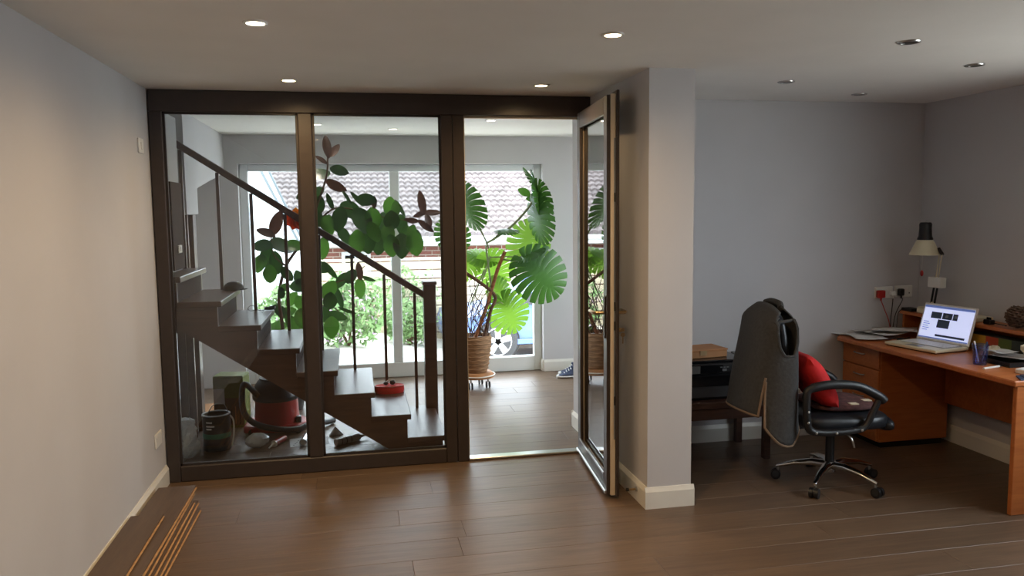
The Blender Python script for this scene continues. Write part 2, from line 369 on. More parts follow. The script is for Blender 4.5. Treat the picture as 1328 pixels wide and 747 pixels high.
# glazed screen
ws = thing('window_1', 'dark anthracite framed glass screen in front of the stair', 'glass screen', kind='structure')
B(.006, .08, 0, .07, 0, 2.27, .004).build('post', 'anthracite', ws)
B(.006, PX0-.004, 0, .07, 2.27, 2.398, .004).build('head', 'anthracite', ws)
B(.861, .947, 0, .07, .10, 2.27, .006).build('mullion', 'anthracite', ws)
B(1.742, 1.814, 0, .07, 0, 2.27, .004).build('post', 'anthracite', ws); B(1.817, 1.89, 0, .075, 0, 2.27, .004).build('post', 'anthracite', ws)
B(2.662, PX0-.004, 0, .07, 0, 2.27, .004).build('door_jamb', 'anthracite', ws)
B(.08, 1.742, 0, .07, 0, .10, .006).build('bottom_rail', 'anthracite', ws)
B(1.89, 2.662, .0, .075, .0005, .018, .004).build('threshold', 'steel', ws, label='pale metal door threshold')
g = G(); g.box(1.89, 2.662, .045, .06, 2.255, 2.27).box(1.89, 1.900, .045, .06, .02, 2.255); g.build('seal', 'beige_profile', ws)
for a, b in ((.08, .861), (.947, 1.742)):
    B(a, b, .03, .042, .10, 2.27).build('pane', 'pane_glass', ws)
    g = G(); e = .014
    for q in ((a, b, .10, .10+e), (a, b, 2.27-e, 2.27), (a, a+e, .10, 2.27), (b-e, b, .10, 2.27)): g.box(q[0], q[1], .014, .029, q[2], q[3])
    g.build('glazing_bead', 'anthracite_bead', ws)
# open door leaf: local x runs from the hinge to the lock edge, local -y is the face seen
dr = thing('door_1', 'open glazed anthracite door leaf standing against the projecting wall', 'door', (2.637, -.012, 0), radians(-95), kind='structure')
DL = .86
def leafbox(y0, y1, ex, z0, z1, sw, rw, g):
    g.box(0-ex*.2, sw, y0, y1, z0, z1, .003).box(DL-sw, DL+ex, y0, y1, z0, z1, .003).box(sw, DL-sw, y0, y1, z0, z0+rw, .003).box(sw, DL-sw, y0, y1, z1-rw, z1, .003); return g
leafbox(0, .02, -.004, .025, 2.285, .085, .1, G()).build('inner_frame', 'anthracite', dr)
leafbox(.021, .05, 0, .02, 2.29, .075, .09, G()).build('core', 'beige_profile', dr, label='beige profile on the door edge')
leafbox(.051, .068, .012, .015, 2.31, .085, .1, G()).build('outer_frame', 'anthracite', dr)
B(.075, DL-.075, .028, .042, .11, 2.20).build('pane', 'door_glass', dr)
B(.0, DL-.004, -.012, 0, .03, .05, .003).build('weather_bar', 'steel', dr, label='pale metal bar along the door foot')
B(.08, DL-.08, -.006, .0, .122, .134).build('glazing_bead', 'steel', dr)
lk = B(DL+.0005, DL+.003, .039, .048, .35, 2.05).build('lock_strip', 'tin_lid', dr, label='grey metal lock strip')
for z in (.55, .98, 1.09, 1.7): B(DL+.003, DL+.006, .040, .047, z, z+.05).build('bolt', 'rubber', lk)
hp = B(DL-.062, DL-.025, -.008, 0, .93, 1.17, .003).build('handle_plate', 'anthracite_bead', dr)
G().tube([(DL-.045, -.005, 1.075), (DL-.045, -.055, 1.075), (DL-.06, -.062, 1.075), (DL-.17, -.062, 1.073)], .0095, 10).build('lever', 'brass', hp, True)
hq = B(DL-.062, DL-.025, .068, .076, .93, 1.17, .003).build('handle_plate', 'anthracite_bead', dr)
G().tube([(DL-.045, .075, 1.075), (DL-.045, .115, 1.075), (DL-.06, .122, 1.075), (DL-.17, .122, 1.073)], .0095, 10).build('lever', 'brass', hq, True)
G().tube([(DL-.045, .07, .975), (DL-.045, .092, .975)], .013, 12).build('lock_cylinder', 'brass', hq, True)
kz = G(); kz.box(DL-.047, DL-.043, .092, .112, .965, .985, .001).lathe([(.002, -.0015), (.013, -.0015), (.013, .0015), (.002, .0015)], 12, (DL-.045, .103, .945), Matrix.Rotation(radians(90), 3, 'Y')).box(DL-.047, DL-.043, .100, .106, .895, .935)
kz.build('key', 'brass', hq)
for z in (.25, 1.2, 2.1): G().tube([(.0, .075, z-.04), (.0, .075, z+.04)], .009, 10).build('hinge', 'anthracite', dr, True)
ds = thing('door_stop', 'small steel door stop on the white baseboard', 'door stop', (PX0-.016, -.93, .07))
G().tube([(0, 0, 0), (-.008, 0, 0)], .014, 14).build('base', 'steel', ds, True); G().tube([(-.006, 0, 0), (-.05, 0, 0)], .006, 10).build('rod', 'brass', ds, True)
G().tube([(-.048, 0, 0), (-.062, 0, 0)], .010, 12).build('rubber_tip', 'rubber', ds, True)

# downlights
def downlight(x, y, lit, label, energy, group, mat='lamp_lit'):
    t = thing('downlight', label, 'downlight', (x, y, H), 0, group)
    G().lathe([(.036, -.002), (.036, -.006), (.047, -.006), (.050, -.001), (.050, 0)], 24).build('bezel', 'white_plastic' if lit else 'steel', t, True)
    G().lathe([(.0355, -.0005), (.0355, -.003), (.002, -.0035)], 24).build('lens', mat if lit else 'lamp_off', t)
    if lit:
        l = bpy.data.lights.new('downlight_beam', 'SPOT'); l.energy = energy; l.color = (1, .67, .33) if mat == 'lamp_lit' else (1, .86, .7)
        l.spot_size = radians(170); l.spot_blend = 1.0; l.shadow_soft_size = .035
        o = bpy.data.objects.new('beam', l); COL.objects.link(o); o.parent = t; o.location = (0, 0, -.012)
    return t
GR = 'lit downlights over the room'
downlight(.83, -1.78, 1, 'lit warm downlight nearest the viewer on the left', SPOT_W, GR)
downlight(2.29, -1.78, 1, 'lit warm downlight nearer the viewer, left of the projecting wall', SPOT_W, GR)
downlight(.85, -.42, 1, 'lit warm downlight close above the screen mullion', SPOT_W, GR)
downlight(2.30, -.42, 1, 'lit warm downlight close above the open doorway', SPOT_W, GR)
downlight(.83, -3.15, 1, 'lit warm downlight behind the viewer on the left', SPOT_W, GR)
downlight(2.29, -3.15, 1, 'lit warm downlight above the viewer', SPOT_W, GR)
GR = 'unlit downlights over the desk area'
downlight(3.68, -1.83, 0, 'unlit downlight, largest of those over the desk area', 0, GR)
downlight(4.44, -1.36, 0, 'unlit downlight nearest the right wall over the desk', 0, GR)
downlight(3.72, -.72, 0, 'unlit downlight above the office chair, nearest the projecting wall', 0, GR)
downlight(4.49, -.31, 0, 'unlit downlight farthest back in the desk corner', 0, GR)
GR = 'lit downlights in the hall'
downlight(.90, 1.82, 1, 'lit hall downlight just right of the mullion top', HALL_W, GR, 'lamp_lit_hall')
downlight(1.55, 2.14, 1, 'lit hall downlight above the window mullion', HALL_W, GR, 'lamp_lit_hall')
downlight(2.31, 1.40, 1, 'lit hall downlight seen through the open doorway', HALL_W, GR, 'lamp_lit_hall')

# ------------------------------------------------------------------ staircase
st = thing('staircase', 'dark walnut stained open stair with handrail rising behind the screen', 'stairs', (0, .10, 0))
RZ, GO, X1, SW = .1590, .2335, 1.752, .84     # rise, going, right end of first tread, width; local y from 0
treads = []
for n in range(1, 9):
    xr = X1-GO*(n-1); xl = xr-GO-.03; z = RZ*n
    treads.append(B(xl if n < 8 else -.30, xr, 0, SW+.035, z-.036, z, .004).build('tread', 'stair_wood', st))
    B(xr-.045, xr-.027, .035, SW-.03, z-RZ, z-.036).build('riser', 'dark_panel', st)
for y0 in (.006, SW-.026):          # cut strings either side
    poly = []
    for n in range(1, 9):
        xr = X1-GO*(n-1)-.026; poly += [(xr, RZ*(n-1) if n > 1 else 0), (xr, RZ*n-.037)]
    poly += [(-.28, RZ*8-.037), (-.28, .92), (.13, .92), (1.50, 0)]
    G().prism(poly, 'y', y0, y0+.026).build('string', 'stair_wood', st)
railz = lambda x: 2.135-.655*(x+.0)
RY = SW-.025
g = G(); x0, x1 = -.20, 1.70
g.prism([(x0, railz(x0)-.028), (x1, railz(x1)-.028), (x1, railz(x1)+.028), (x0, railz(x0)+.028)], 'y', RY-.03, RY+.03, .006); g.build('handrail', 'stair_wood', st)
for i, (bx, n) in enumerate(((1.617, 1), (1.392, 2), (1.158, 3), (.925, 4), (.690, 5), (.459, 6), (.233, 7), (-.01, 8))):
    B(bx-.011, bx+.011, RY-.011, RY+.011, RZ*n, railz(bx)-.03).build('baluster', 'stair_wood', st)
nw = B(1.683, 1.777, RY-.047, RY+.047, 0, 1.105, .005).build('newel_post', 'stair_wood', st)
B(1.675, 1.785, RY-.055, RY+.055, 1.105, 1.132, .005).build('newel_cap', 'stair_wood', nw)
# upper winder steps and their posts at the top left
for k, (xa, xb, ya, yb, z) in enumerate(((-.3, -.035, .10, .86, RZ*9), (-.3, -.06, .34, .88, RZ*10), (-.3, -.03, .5, .9, RZ*11))):
    B(xa, xb, ya, yb, z-.036, z, .003).build('tread', 'stair_wood', st)
    B(xa, xb-.02, ya+.02, ya+.04, z-RZ, z-.036).build('riser', 'dark_panel', st)
B(.076, .09, .0, .30, 1.31, 1.86, .002).build('wall_string', 'dark_panel', st, label='dark timber panel at the stair head')
B(-.11, -.055, .905, 1.02, 0, 1.655).build('post', 'stair_wood', st)
B(-.06, -.004, .92, .95, 0, 1.655).build('post', 'stair_wood', st)
B(-.043, -.001, 1.11, 1.22, 0, 1.655).build('post', 'stair_wood', st)
# switch on the dark panel
def plate(name, label, cat, loc, w_, h_, face, knobs, group=None):
    rz = {'-y': 0, '+x': radians(90), '-x': radians(-90)}[face]
    t = thing(name, label, cat, loc, rz, group)
    B(-w_/2, w_/2, -.009, 0, -h_/2, h_/2, .003).build('plate', 'white_plastic', t)
    for kx, kz, kw, kh, m in knobs: B(kx-kw/2, kx+kw/2, -.013, -.009, kz-kh/2, kz+kh/2, .001).build('switch', m, t)
    return t
plate('light_switch', 'small white light switch on the dark panel at stair head', 'switch', (.0905, .25, 1.44), .086, .05, '+x', [(0, 0, .02, .03, 'white_plastic')])
plate('wall_control', 'slim white control plate high on the left wall', 'wall plate', (0, -.2, 2.05), .10, .085, '+x', [(0, .0, .03, .04, 'white_plastic')])
plate('wall_socket', 'white double socket low on the left wall beside the screen', 'socket', (0, -.175, .33), .146, .086, '+x', [(-.045, .025, .012, .016, 'white_plastic'), (.045, .025, .012, .016, 'white_plastic')])

# ------------------------------------------------------------------ things on and under the stair
t = thing('sun_hat', 'black peaked hat lying on an upper stair tread', 'hat', (.32, .85, RZ*7))
def capf(u, v):
    a = 2*pi*u; r = sin(v*pi/2+.02) if v < 1 else 1; z = .062*cos(v*pi/2)**.8
    return Vector((.072*r*cos(a)*(1+.05*sin(3*a)), .055*r*sin(a), z+.001))
G().surf(capf, 22, 8, True).build('crown', 'black_plastic', t, True)
G().surf(lambda u, v: Vector((.05+.05*v*(1-.5*(2*u-1)**2), (u-.5)*.085*(1-.25*v), .006+.006*(1-(2*u-1)**2)-.003*v)), 8, 4).build('peak', 'black_plastic', t, True, solid=.003)
t = thing('spectacles', 'thin dark spectacles lying on a stair tread', 'glasses', (.47, .86, RZ*6))
for sx in (-.032, .032): G().tube([(sx+.026*cos(a), .018*sin(a)*.8, .022+.018*sin(a)) for a in [2*pi*k/16 for k in range(17)]], .002, 6).build('rim', 'black_plastic', t, True)
G().tube([(-.008, 0, .026), (0, 0, .030), (.008, 0, .026)], .0018, 6).build('bridge', 'black_plastic', t, True)
for sx in (-.058, .058): G().tube(bez([(sx, 0, .024), (sx*1.0, -.06, .012), (sx*.9, -.12, .003)], 4), .002, 6).build('temple', 'black_plastic', t, True)
t = thing('cable_coil', 'small dark coiled cable beside the spectacles on the stair', 'cable', (.565, .87, RZ*6))
G().tube([( .035*cos(a)*(1+.1*sin(a*.7)), .028*sin(a), .006+.0022*a/2) for a in [k*.35 for k in range(60)]], .004, 6).build('coil', 'black_plastic', t, True)
t = thing('red_pouch', 'red oval pouch on a low stair tread', 'pouch', (1.405, .78, RZ*2))
def pch(u, v):
    a = 2*pi*u; z = .055*v; k = 1+.06*sin(pi*v)
    return Vector((.105*k*cos(a), .06*k*sin(a), z))
g = G().surf(pch, 26, 5, True); bmesh.ops.holes_fill(g.bm, edges=[e for e in g.bm.edges if len(e.link_faces) == 1]); g.build('body', 'red_fabric', t, True, ang=60)
G().tube([(.108*cos(a), .062*sin(a), .053) for a in [2*pi*k/26 for k in range(27)]], .004, 6).build('zip', 'red_plastic', t, True)
t = thing('headphones', 'small black headset lying on the red pouch', 'headphones', (1.40, .78, RZ*2+.057))
G().ball((-.02, 0, .014), .018, .018, .014).build('earpiece', 'black_plastic', t, True); G().ball((.03, .005, .018), .022, .018, .018).build('earpiece', 'black_plastic', t, True)
G().tube(bez([(-.02, 0, .02), (0, .01, .035), (.03, .005, .028)], 6), .004, 6).build('band', 'steel', t, True)
# paint tin
p = at(276, 588, 'z', 0)
t = thing('paint_tin', 'dark paint tin with teal band and wire handle under stair', 'paint tin', (.185, .70, 0))
G().lathe([(.094, .0), (.096, .006), (.094, .012), (.094, .052), (.094, .09)], 28).build('lower_label', 'paint_label', t, True)
G().lathe([(.0942, .09), (.0946, .091), (.0946, .125), (.0942, .126)], 28).build('label_band', 'teal', t, True)
G().lathe([(.094, .126), (.094, .238), (.097, .242), (.097, .25)], 28).build('can_wall', 'paint_label', t, True)
G().lathe([(.097, .25), (.097, .256), (.08, .256), (.078, .248), (.002, .248)], 28).build('lid', 'tin_lid', t, True)
for k, (wd, z) in enumerate(((.045, .205), (.06, .178), (.04, .158))):
    G().surf(lambda u, v: Vector((.0955*sin(-.62+wd/.0945*u), -.0955*cos(-.62+wd/.0945*u), z+.010*v)), 6, 1).build('label_print', 'paper', t)
G().tube(bez([(.096, -.0, .235), (.118, -.02, .20), (.122, -.05, .12), (.11, -.06, .03)], 6), .006, 6).build('handle', 'white_plastic', t, True)
G().tube(bez([(-.06, .05, .25), (-.02, .02, .31), (.05, 0, .325), (.092, -.01, .24)], 6), .003, 6).build('wire_handle', 'steel', t, True)
# clear plastic bag
t = thing('plastic_bag', 'crumpled translucent plastic bag in the corner beside the paint tin', 'bag', (-.015, .60, 0))
_m = pm('bag_film', (214, 218, 222), .25, var=.1, scale=20); _m.node_tree.nodes['Principled BSDF'].inputs['Alpha'].default_value = .45
random.seed(3)
def bagf(u, v):
    a = 2*pi*u; r = (.10*(1-.2*v)+.015*sin(5*a+4*v))*(1 if v < .98 else .6); return Vector((r*.9*cos(a)+random.uniform(-.008, .008), r*.95*sin(a), .25*v+random.uniform(-.006, .006)*(v > 0)))
g = G().surf(bagf, 26, 12, True); bmesh.ops.holes_fill(g.bm, edges=[e for e in g.bm.edges if len(e.link_faces) == 1]); g.build('film', 'bag_film', t)
G().surf(lambda u, v: Vector((.075*cos(2*pi*u)*(1-.3*v)+random.uniform(-.01, .01), .075*sin(2*pi*u)*(1-.3*v), .01+.2*v)), 18, 8, True).build('inner_film', 'bag_film', t)
# green carton
t = thing('green_carton', 'green printed cardboard carton standing behind the paint tin', 'carton', (.20, 1.34, 0), radians(-8))
B(-.115, .115, -.09, .09, .001, .40, .002).build('body', 'green_card', t)
B(-.112, .112, -.0915, -.0905, .02, .235).build('printed_panel', 'brown_card', t, label='brown photo panel on the carton')
B(-.112, -.03, -.0925, -.0915, .19, .31).build('label', 'paper', t, label='pale label')
for k in range(4): B(-.02+k*.033, 0+k*.033-.012, -.093, -.0916, .03, .17-.02*(k % 2)).build('pictured_tool', 'soil' if k % 2 else 'board_tan', t)
G().prism([(-.115, .40), (.115, .40), (.11, .408), (-.11, .408)], 'y', -.09, .09).build('lid', 'green_card', t)
# wood offcut board behind
t = thing('wood_offcut', 'orange wood offcut lying behind the green carton', 'board', (.02, 1.75, 0))
B(-.16, .16, -.25, .25, 0, .03, .002).build('board', 'board_tan', t); B(-.16, .16, -.253, -.25, 0, .03).build('sawn_end', 'plank_core', t)
# vacuum
t = thing('vacuum_cleaner', 'red tub vacuum cleaner with black lid and coiled hose under stair', 'vacuum', (.56, 1.10, 0))
G().lathe([(.155, .03), (.165, .05), (.165, .10), (.158, .24), (.16, .25), (.002, .25)], 30).build('tub', 'vac_red', t, True)
bs = G(); bs.prism([(-.235, -.13), (-.12, -.17), (.14, -.17), (.22, -.06), (.22, .06), (.14, .17), (-.12, .17), (-.235, .13)], 'z', .02, .075, .012); bs.build('bumper', 'vac_red', t, True)
ld = G().lathe([(.168, .25), (.176, .262), (.176, .285), (.165, .30), (.155, .36), (.13, .395), (.08, .41), (.002, .412)], 30).build('lid', 'black_plastic', t, True)
G().tube(bez([(-.09, 0, .40), (-.07, 0, .455), (0, 0, .475), (.07, 0, .455), (.09, 0, .40)], 6), .013, 8).build('carry_handle', 'black_plastic', ld, True)
G().lathe([(.12, .405), (.122, .415), (.09, .422), (.002, .422)], 24).build('cable_drum', 'dark_grey_plastic', ld, True)
for (wx, wy) in ((-.17, -.13), (-.17, .13), (.16, -.12), (.16, .12)): G().tube([(wx, wy-.02, .028), (wx, wy+.02, .028)], .028, 14).build('wheel', 'black_plastic', t, True)
hose = bez([(-.12, -.12, .30), (-.20, -.15, .40), (-.235, -.10, .33), (-.22, -.17, .20), (-.14, -.22, .12), (.0, -.24, .075), (.16, -.22, .055), (.28, -.1, .07), (.36, .02, .035), (.42, .1, .025)], 14)
G().tube(hose, [.021+.003*(k % 2) for k in range(len(hose))], 10).build('hose', 'dark_grey_plastic', t, True, ang=60)
G().box(.145, .185, -.10, -.05, .03, .12, .006).build('catch', 'black_plastic', t)
# small things on the floor under the stair
t = thing('white_pouch', 'small white plastic bag in front of the red vacuum', 'bag', (.46, .66, 0), radians(15))
random.seed(5)
g = G().ball((0, 0, .052), .085, .055, .052, 16, 10).jitter(.005); g.build('body', 'poly_bag', t, True, ang=20)
t = thing('sealant_tube', 'red tube with white nozzle pointing at the screen', 'tube', (.60, .70, .022), radians(-115))
G().tube([(-.09, 0, 0), (.05, 0, 0)], .022, 14).build('body', 'red_plastic', t, True); G().tube([(.05, 0, 0), (.06, 0, 0), (.066, 0, 0)], [.024, .024, .012], 14).build('collar', 'white_plastic', t, True)
G().tube([(.066, 0, 0), (.13, 0, -.012)], [.011, .004], 10).build('nozzle', 'white_plastic', t, True)
t = thing('silver_tube', 'silver cylindrical tube lying on paper left of the mullion', 'tube', (.79, .72, .026), radians(-98))
G().tube([(-.11, 0, 0), (.09, 0, 0)], .024, 16).build('body', 'steel', t, True); G().tube([(.09, 0, 0), (.10, 0, 0)], [.0245, .018], 16).build('end_cap', 'white_plastic', t, True)
t = thing('paper_sheet', 'white printed sheet lying under the silver tube', 'paper', (.80, .72, .0), radians(6))
B(-.12, .15, -.1, .11, .0, .0012).build('sheet', 'paper', t)
for k in range(4): B(-.10+k*.012, -.09+k*.012, -.07+k*.035, -.05+k*.035, .0012, .0016).build('printed_mark', 'paint_label', t)
t = thing('caulk_cartridge', 'white cartridge tube lying just right of the mullion', 'tube', (1.09, .62, .026), radians(35))
G().tube([(-.10, 0, 0), (.10, 0, 0)], .025, 16).build('body', 'white_plastic', t, True); G().tube([(.10, 0, 0), (.112, 0, 0), (.19, 0, .0)], [.026, .012, .004], 12).build('nozzle', 'white_plastic', t, True)
for k in range(3): G().tube([(-.06+k*.04, 0, 0), (-.055+k*.04, 0, 0)], .0254, 16).build('print_band', 'dark_grey_plastic', t, True)
t = thing('paper_scrap', 'crumpled white paper behind the white cartridge tube', 'paper', (1.00, .84, 0), radians(20))
G().prism([(-.05, 0), (.06, 0), (.0, .07)], 'y', -.012, .012, .003).build('fold', 'paper', t)
t = thing('floor_trim', 'long pale metal trim strip lying on floor behind the screen', 'trim strip', (0, .30, 0))
G().prism([(.0, .0), (.03, .0), (.03, .006), (.004, .006), (.004, .022), (0, .022)], 'x', .10, 1.22).build('strip', 'steel', t)
B(1.08, 1.13, -.004, .035, 0, .03, .004).build('joint_clip', 'dark_grey_plastic', t)
# orange flower ornament hanging at the rail
p = at(384, 284, 'y', 1.06)
t = thing('cloth_flower', 'orange and yellow cloth flower tied behind the handrail', 'flower', p)
for k in range(9):
    a = 2*pi*k/9; M = Matrix.Rotation(a, 3, 'Y')
    def pet(u, v, a=a):
        L_ = .085*v; wv = .035*sin(pi*min(1, v*.9+.08)); q = Vector(((u-.5)*2*wv, -.02+.03*v*v+.008*sin(6*u), L_)); return Matrix.Rotation(a, 3, 'Y') @ q
    G().surf(pet, 4, 5).build('petal', 'flower_yellow' if k in (0, 1, 8, 2) else 'flower_orange', t, True, solid=.004)
G().ball((0, -.02, 0), .028, .02, .028).build('centre', 'flower_orange', t, True)
G().tube(bez([(0, 0, 0), (.0, -.03, .01), (-.0, -.06, .0), (0, -.095, -.02)], 4), .003, 6).build('tie', 'stem_green', t, True)

# ------------------------------------------------------------------ plants
def leaf_mesh(name, w_, fold, droop, mat):
    g = G()
    def f(u, v):
        x = (u-.5)*2; wv = w_*.5*max(.0, sin(pi*(v*.97+.015)))**.62*(1+.12*(.5-v))
        return Vector((x*wv, v, fold*abs(x)*wv-droop*v*v))
    g.surf(f, 4, 9); bmesh.ops.recalc_face_normals(g.bm, faces=g.bm.faces)
    me = bpy.data.meshes.new(name); g.bm.to_mesh(me); g.bm.free()
    for p_ in me.polygons: p_.use_smooth = True
    me.materials.append(MATS[mat]); return me
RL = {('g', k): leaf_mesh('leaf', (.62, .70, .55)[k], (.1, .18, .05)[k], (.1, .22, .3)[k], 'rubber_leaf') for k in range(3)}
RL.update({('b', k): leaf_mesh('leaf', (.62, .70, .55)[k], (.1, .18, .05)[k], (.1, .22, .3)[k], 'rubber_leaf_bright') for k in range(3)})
RL.update({('r', k): leaf_mesh('leaf', (.40, .48, .34)[k], (.1, .18, .3)[k], (.1, .22, .1)[k], 'rubber_leaf_red') for k in range(3)})
RL.update({('n', k): leaf_mesh('leaf', (.26, .3, .22)[k], (.2, .18, .3)[k], (.1, .22, .1)[k], 'rubber_leaf') for k in range(3)})
def place_leaf(me, parent, centre, length, ang, tilt=0, yaw=0, name='leaf', roll=0):
    "centre of the blade, its length, the way the tip points (in the wall plane) and how the blade turns"
    d = Vector((cos(ang)*cos(yaw), sin(yaw), sin(ang)*cos(yaw)))
    nrm = Vector((0, -1, 0)); nrm = nrm+Vector((0, 0, 1))*tilt; nrm = nrm-d*nrm.dot(d); nrm.normalize(); nrm = Matrix.Rotation(roll, 3, d) @ nrm
    x = d.cross(nrm)
    o = bpy.data.objects.new(name, me); COL.objects.link(o); o.parent = parent
    b = Vector(centre)-parent.location-d*length*.5
    o.matrix_local = Matrix(((x.x*length, d.x*length, nrm.x*length, b.x), (x.y*length, d.y*length, nrm.y*length, b.y), (x.z*length, d.z*length, nrm.z*length, b.z), (0, 0, 0, 1)))
    return o
random.seed(21)
RPX, RPY = .60, 1.75
rp_ = thing('rubber_plant', 'tall spreading rubber plant with broad dark leaves behind the stair', 'plant', (RPX, RPY, 0))
G().lathe([(.11, 0), (.115, .01), (.15, .25), (.158, .255), (.158, .285), (.145, .285), (.14, .25), (.002, .25)], 26).build('pot', 'dark_grey_plastic', rp_, True)
G().lathe([(.139, .252), (.08, .262), (.002, .264)], 20).build('soil', 'soil', rp_, True)
def rl(px, py, yy): q = at(px, py, 'y', yy); return (q.x-RPX, q.y-RPY, q.z)
for pts, r0, r1 in (
    ([(0, 0, .25), rl(366, 420, 1.75), rl(362, 385, 1.78), rl(371, 345, 1.8), rl(398, 305, 1.8), rl(410, 270, 1.78), rl(424, 225, 1.75), rl(424, 185, 1.75)], .017, .006),
    ([rl(398, 305, 1.8), rl(430, 272, 1.85), rl(462, 272, 1.9), rl(500, 282, 1.9), rl(546, 288, 1.9)], .010, .004),
    ([rl(371, 345, 1.8), rl(355, 330, 1.72), rl(351, 300, 1.7)], .009, .004),
    ([(0.03, 0.02, .25), rl(392, 405, 1.85), rl(405, 385, 1.85), rl(432, 368, 1.85), rl(455, 360, 1.85), rl(473, 345, 1.85)], .012, .004),
    ([rl(398, 305, 1.8), rl(425, 312, 1.88), rl(458, 304, 1.92)], .007, .003),
    ([rl(400, 395, 1.85), rl(430, 398, 1.82), rl(440, 405, 1.8)], .008, .004)):
    P = bez(pts, 5); n = len(P)
    G().tube(P, [r0+(r1-r0)*k/(n-1) for k in range(n)], 8).build('branch', 'stem_brown', rp_, True)
# px, py, length px, tip angle, kind
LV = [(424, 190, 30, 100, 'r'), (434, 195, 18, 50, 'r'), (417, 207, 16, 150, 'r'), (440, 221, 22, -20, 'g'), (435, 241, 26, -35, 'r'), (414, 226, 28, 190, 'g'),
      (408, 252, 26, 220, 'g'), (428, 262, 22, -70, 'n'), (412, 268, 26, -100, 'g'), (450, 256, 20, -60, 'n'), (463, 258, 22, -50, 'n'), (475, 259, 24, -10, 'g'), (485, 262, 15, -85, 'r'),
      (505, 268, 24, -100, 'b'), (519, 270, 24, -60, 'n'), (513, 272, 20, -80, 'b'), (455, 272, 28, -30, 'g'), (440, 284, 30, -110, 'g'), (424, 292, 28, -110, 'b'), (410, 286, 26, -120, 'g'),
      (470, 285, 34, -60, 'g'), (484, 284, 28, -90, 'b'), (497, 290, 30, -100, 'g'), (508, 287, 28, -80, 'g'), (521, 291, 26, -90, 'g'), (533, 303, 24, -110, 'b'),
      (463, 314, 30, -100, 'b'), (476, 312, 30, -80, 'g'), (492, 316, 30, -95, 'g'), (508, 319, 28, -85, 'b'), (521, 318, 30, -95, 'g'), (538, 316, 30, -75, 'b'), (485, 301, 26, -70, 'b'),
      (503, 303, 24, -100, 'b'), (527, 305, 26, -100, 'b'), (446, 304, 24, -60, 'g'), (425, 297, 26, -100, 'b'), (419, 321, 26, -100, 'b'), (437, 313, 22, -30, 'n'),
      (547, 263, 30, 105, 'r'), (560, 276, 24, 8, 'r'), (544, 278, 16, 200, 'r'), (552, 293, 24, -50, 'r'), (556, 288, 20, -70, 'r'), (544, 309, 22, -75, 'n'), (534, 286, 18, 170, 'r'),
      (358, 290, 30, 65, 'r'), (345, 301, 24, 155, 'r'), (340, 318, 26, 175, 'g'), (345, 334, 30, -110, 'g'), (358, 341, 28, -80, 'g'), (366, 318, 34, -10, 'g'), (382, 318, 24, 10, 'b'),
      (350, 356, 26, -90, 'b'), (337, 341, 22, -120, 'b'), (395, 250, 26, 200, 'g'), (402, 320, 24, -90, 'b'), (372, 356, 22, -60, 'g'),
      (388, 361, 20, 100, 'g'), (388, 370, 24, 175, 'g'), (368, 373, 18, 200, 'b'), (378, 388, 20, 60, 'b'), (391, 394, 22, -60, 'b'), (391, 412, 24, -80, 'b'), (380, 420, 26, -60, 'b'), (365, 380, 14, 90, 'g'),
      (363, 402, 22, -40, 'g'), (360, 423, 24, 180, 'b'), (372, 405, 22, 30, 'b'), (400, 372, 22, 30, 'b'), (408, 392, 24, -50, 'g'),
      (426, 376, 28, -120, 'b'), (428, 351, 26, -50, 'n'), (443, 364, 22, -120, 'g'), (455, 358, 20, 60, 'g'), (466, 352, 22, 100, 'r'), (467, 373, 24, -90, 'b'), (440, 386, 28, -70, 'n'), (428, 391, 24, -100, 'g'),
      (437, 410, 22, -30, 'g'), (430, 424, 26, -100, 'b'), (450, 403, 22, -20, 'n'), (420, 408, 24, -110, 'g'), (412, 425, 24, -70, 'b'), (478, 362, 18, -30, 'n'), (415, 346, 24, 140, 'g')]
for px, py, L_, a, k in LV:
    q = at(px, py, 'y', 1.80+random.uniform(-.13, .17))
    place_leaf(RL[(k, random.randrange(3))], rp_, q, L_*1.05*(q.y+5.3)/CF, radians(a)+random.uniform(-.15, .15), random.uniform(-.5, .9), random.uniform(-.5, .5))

# monstera
def monstera_mesh(mat, n=10):
    g = G()
    for sd in (-1, 1):
        for i in range(n):
            tm = (i+.5)/n
            def f(u, v, i=i, sd=sd):
                sh = (1-.10*max(0, (v-.15)/.85)-.25*max(0, (v-.55)/.45)**2) if 0 < i < n-1 else 1-.18*v*v
                t_ = (i+.5)/n+(u-.5)/n*sh
                th = radians(-84+174*t_); m = Vector((0, .03+.80*t_, 0)); o_ = Vector((.52*cos(th)*(1 if t_ > .1 else 1), .40+.60*sin(th), 0))
                # lobes sweep forward a little towards the tip
                q = m.lerp(o_, v); q.x *= sd; q.y += .05*sin(pi*v)*(-1); q.z = -.38*(abs(q.x))**2-.22*(q.y-.3)**2+.012*sin(pi*u)
                return q
            g.surf(f, 2, 6)
    bmesh.ops.remove_doubles(g.bm, verts=g.bm.verts, dist=.0005); bmesh.ops.recalc_face_normals(g.bm, faces=g.bm.faces)
    me = bpy.data.meshes.new('leaf'); g.bm.to_mesh(me); g.bm.free()
    for p_ in me.polygons: p_.use_smooth = True
    me.materials.append(MATS[mat]); return me
MO, MOB = monstera_mesh('monstera_leaf'), monstera_mesh('monstera_leaf_bright')
MX, MY = 2.27, 2.20
mo = thing('monstera', 'large monstera in a woven basket seen through the doorway', 'plant', (MX, MY, 0))
G().lathe([(.105, .155), (.112, .165), (.135, .30), (.15, .42), (.152, .47), (.145, .49), (.150, .50), (.142, .50), (.135, .46), (.002, .455)], 32).build('basket', 'basket', mo, True)
